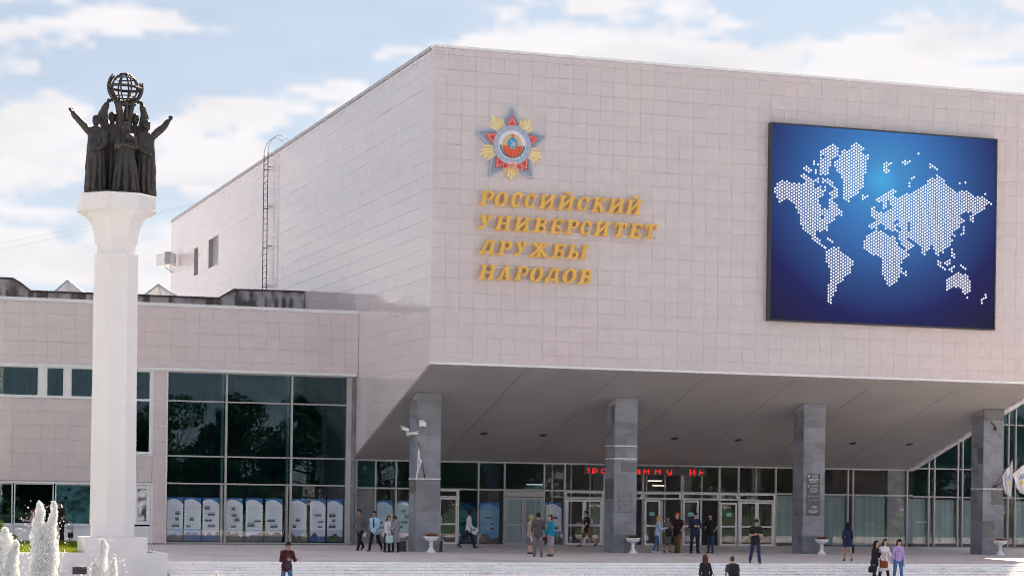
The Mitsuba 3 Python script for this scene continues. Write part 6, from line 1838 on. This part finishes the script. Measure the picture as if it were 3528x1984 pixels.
# two going up the steps
q = (5.78, -14.6)
z = step_z(q[1])
p = person('woman in black with long brown hair seen from behind going up the steps', q, z, 95, 1.66, {**WALK, 'armL': ARMS['down'], 'armR': ((-.05, .30, -1), (.3, .1, -1))}, ((0.025, 0.024, 0.032), 'mid', 'long'), ('skirt', (0.03, 0.028, 0.036)), hair=('long', (0.085, 0.038, 0.022)), fem=True, skin_c=FAIRSK)
bag(p, q, z, 'big black bag on the arm of the woman with long brown hair', 'R', (0.44, 0.18, 0.30), (0.02, 0.02, 0.024), 0.02, shoulder='R', off=(0, -0.1, 0.05))
q = (6.72, -14.8)
z = step_z(q[1])
p = person('person in a grey tee with short brown hair seen from behind going up the steps', q, z, 80, 1.60, {**WALK2, 'armL': ARMS['carry']}, ((0.105, 0.10, 0.115), 'short', 'long'), ('jeans', NAVY), hair=('short', (0.10, 0.05, 0.035)), skin_c=FAIRSK)
backpack(p, q, z, 1.6, (0.03, 0.03, 0.038), (0.20, 0.32, 0.46))
# by the lawn
person('man all in black standing by the lawn behind the fountain jets', (-13.35, 9.75), 0.14, 200, 1.74, {**STAND, 'armL': ARMS['carry']}, (BLACK, 'short', 'long'), ('trousers', BLACK), skin_c=(0.28, 0.16, 0.11))
person('small child in a pale shirt beside the man in black by the lawn', (-13.02, 9.4), 0.14, 235, 0.98, {**STAND, 'armR': ARMS['cup']}, ((0.45, 0.50, 0.62), 'short', 'long'), ('shorts', BLACK), hair=('short', (0.05, 0.02, 0.015)), skin_c=FAIRSK)
q = (-14.55, 9.7)
p = person('person in a pale pink top half hidden by the twin-peaked fountain jet', q, 0.14, 190, 1.42, {**STAND, 'armR': ARMS['cup'], 'armL': ARMS['phone']}, ((0.52, 0.40, 0.42), 'long', 'coat'), ('trousers', (0.30, 0.26, 0.28)), hair=('long', (0.12, 0.04, 0.03)), fem=True, skin_c=FAIRSK)
held(p, q, 0.14, 'paper_cup', 'white paper cup held by the person in pale pink', 'R', (0.08, 0.08, 0.11), (0.68, 0.70, 0.76), 'cup', 0.1)

# ================================================================ trees across the square, seen in the glass and the tiles
tr = np.random.default_rng(77)
ORD = 'first second third fourth fifth sixth seventh eighth ninth tenth eleventh twelfth thirteenth fourteenth fifteenth sixteenth seventeenth eighteenth nineteenth twentieth twenty-first twenty-second twenty-third twenty-fourth twenty-fifth twenty-sixth'.split()
for i in range(26):
    x, y = -70 + i * 8.2 + tr.uniform(-1.5, 1.5), -150 + tr.uniform(-9, 9)
    Ht = tr.uniform(12.0, 15.5)
    t = thing('tree', f'dark green leafy tree, {ORD[i]} from the left in the row across the square', 'tree', 'trees across the square')
    pts = np.array([(x, y, PLAZA_Z - 0.1), (x + 0.1, y, PLAZA_Z + Ht * 0.3), (x - 0.1, y + 0.2, PLAZA_Z + Ht * 0.75)])
    limbs = [tube(pts, [0.32, 0.24, 0.06], 9)]
    bl = []
    for k in range(22):
        a, h = tr.uniform(0, 6.28), tr.uniform(0.16, 0.95)
        R = Ht * 0.52 * math.sin(math.pi * min(1, h * 0.92 + 0.1)) * tr.uniform(0.5, 1.1)
        c = (x + R * math.cos(a), y + R * math.sin(a), PLAZA_Z + Ht * h)
        bl.append((*c, Ht * tr.uniform(0.12, 0.20)))
        limbs.append(tube([(x, y, PLAZA_Z + Ht * h * 0.7), ((x + c[0]) / 2, (y + c[1]) / 2, PLAZA_Z + Ht * h * 0.8), c], [0.11, 0.07, 0.02], 6))
    add(t + '__trunk', cat(limbs), 'bark')
    add(t + '__crown', leaves(clump_points(bl, 9000, tr), 0.34, tr), 'tree_leaf')
for k, d in list(labels.items()):
    if d.get('category') and not any(q == k or q.startswith(k + '__') for q in scene):
        del labels[k]
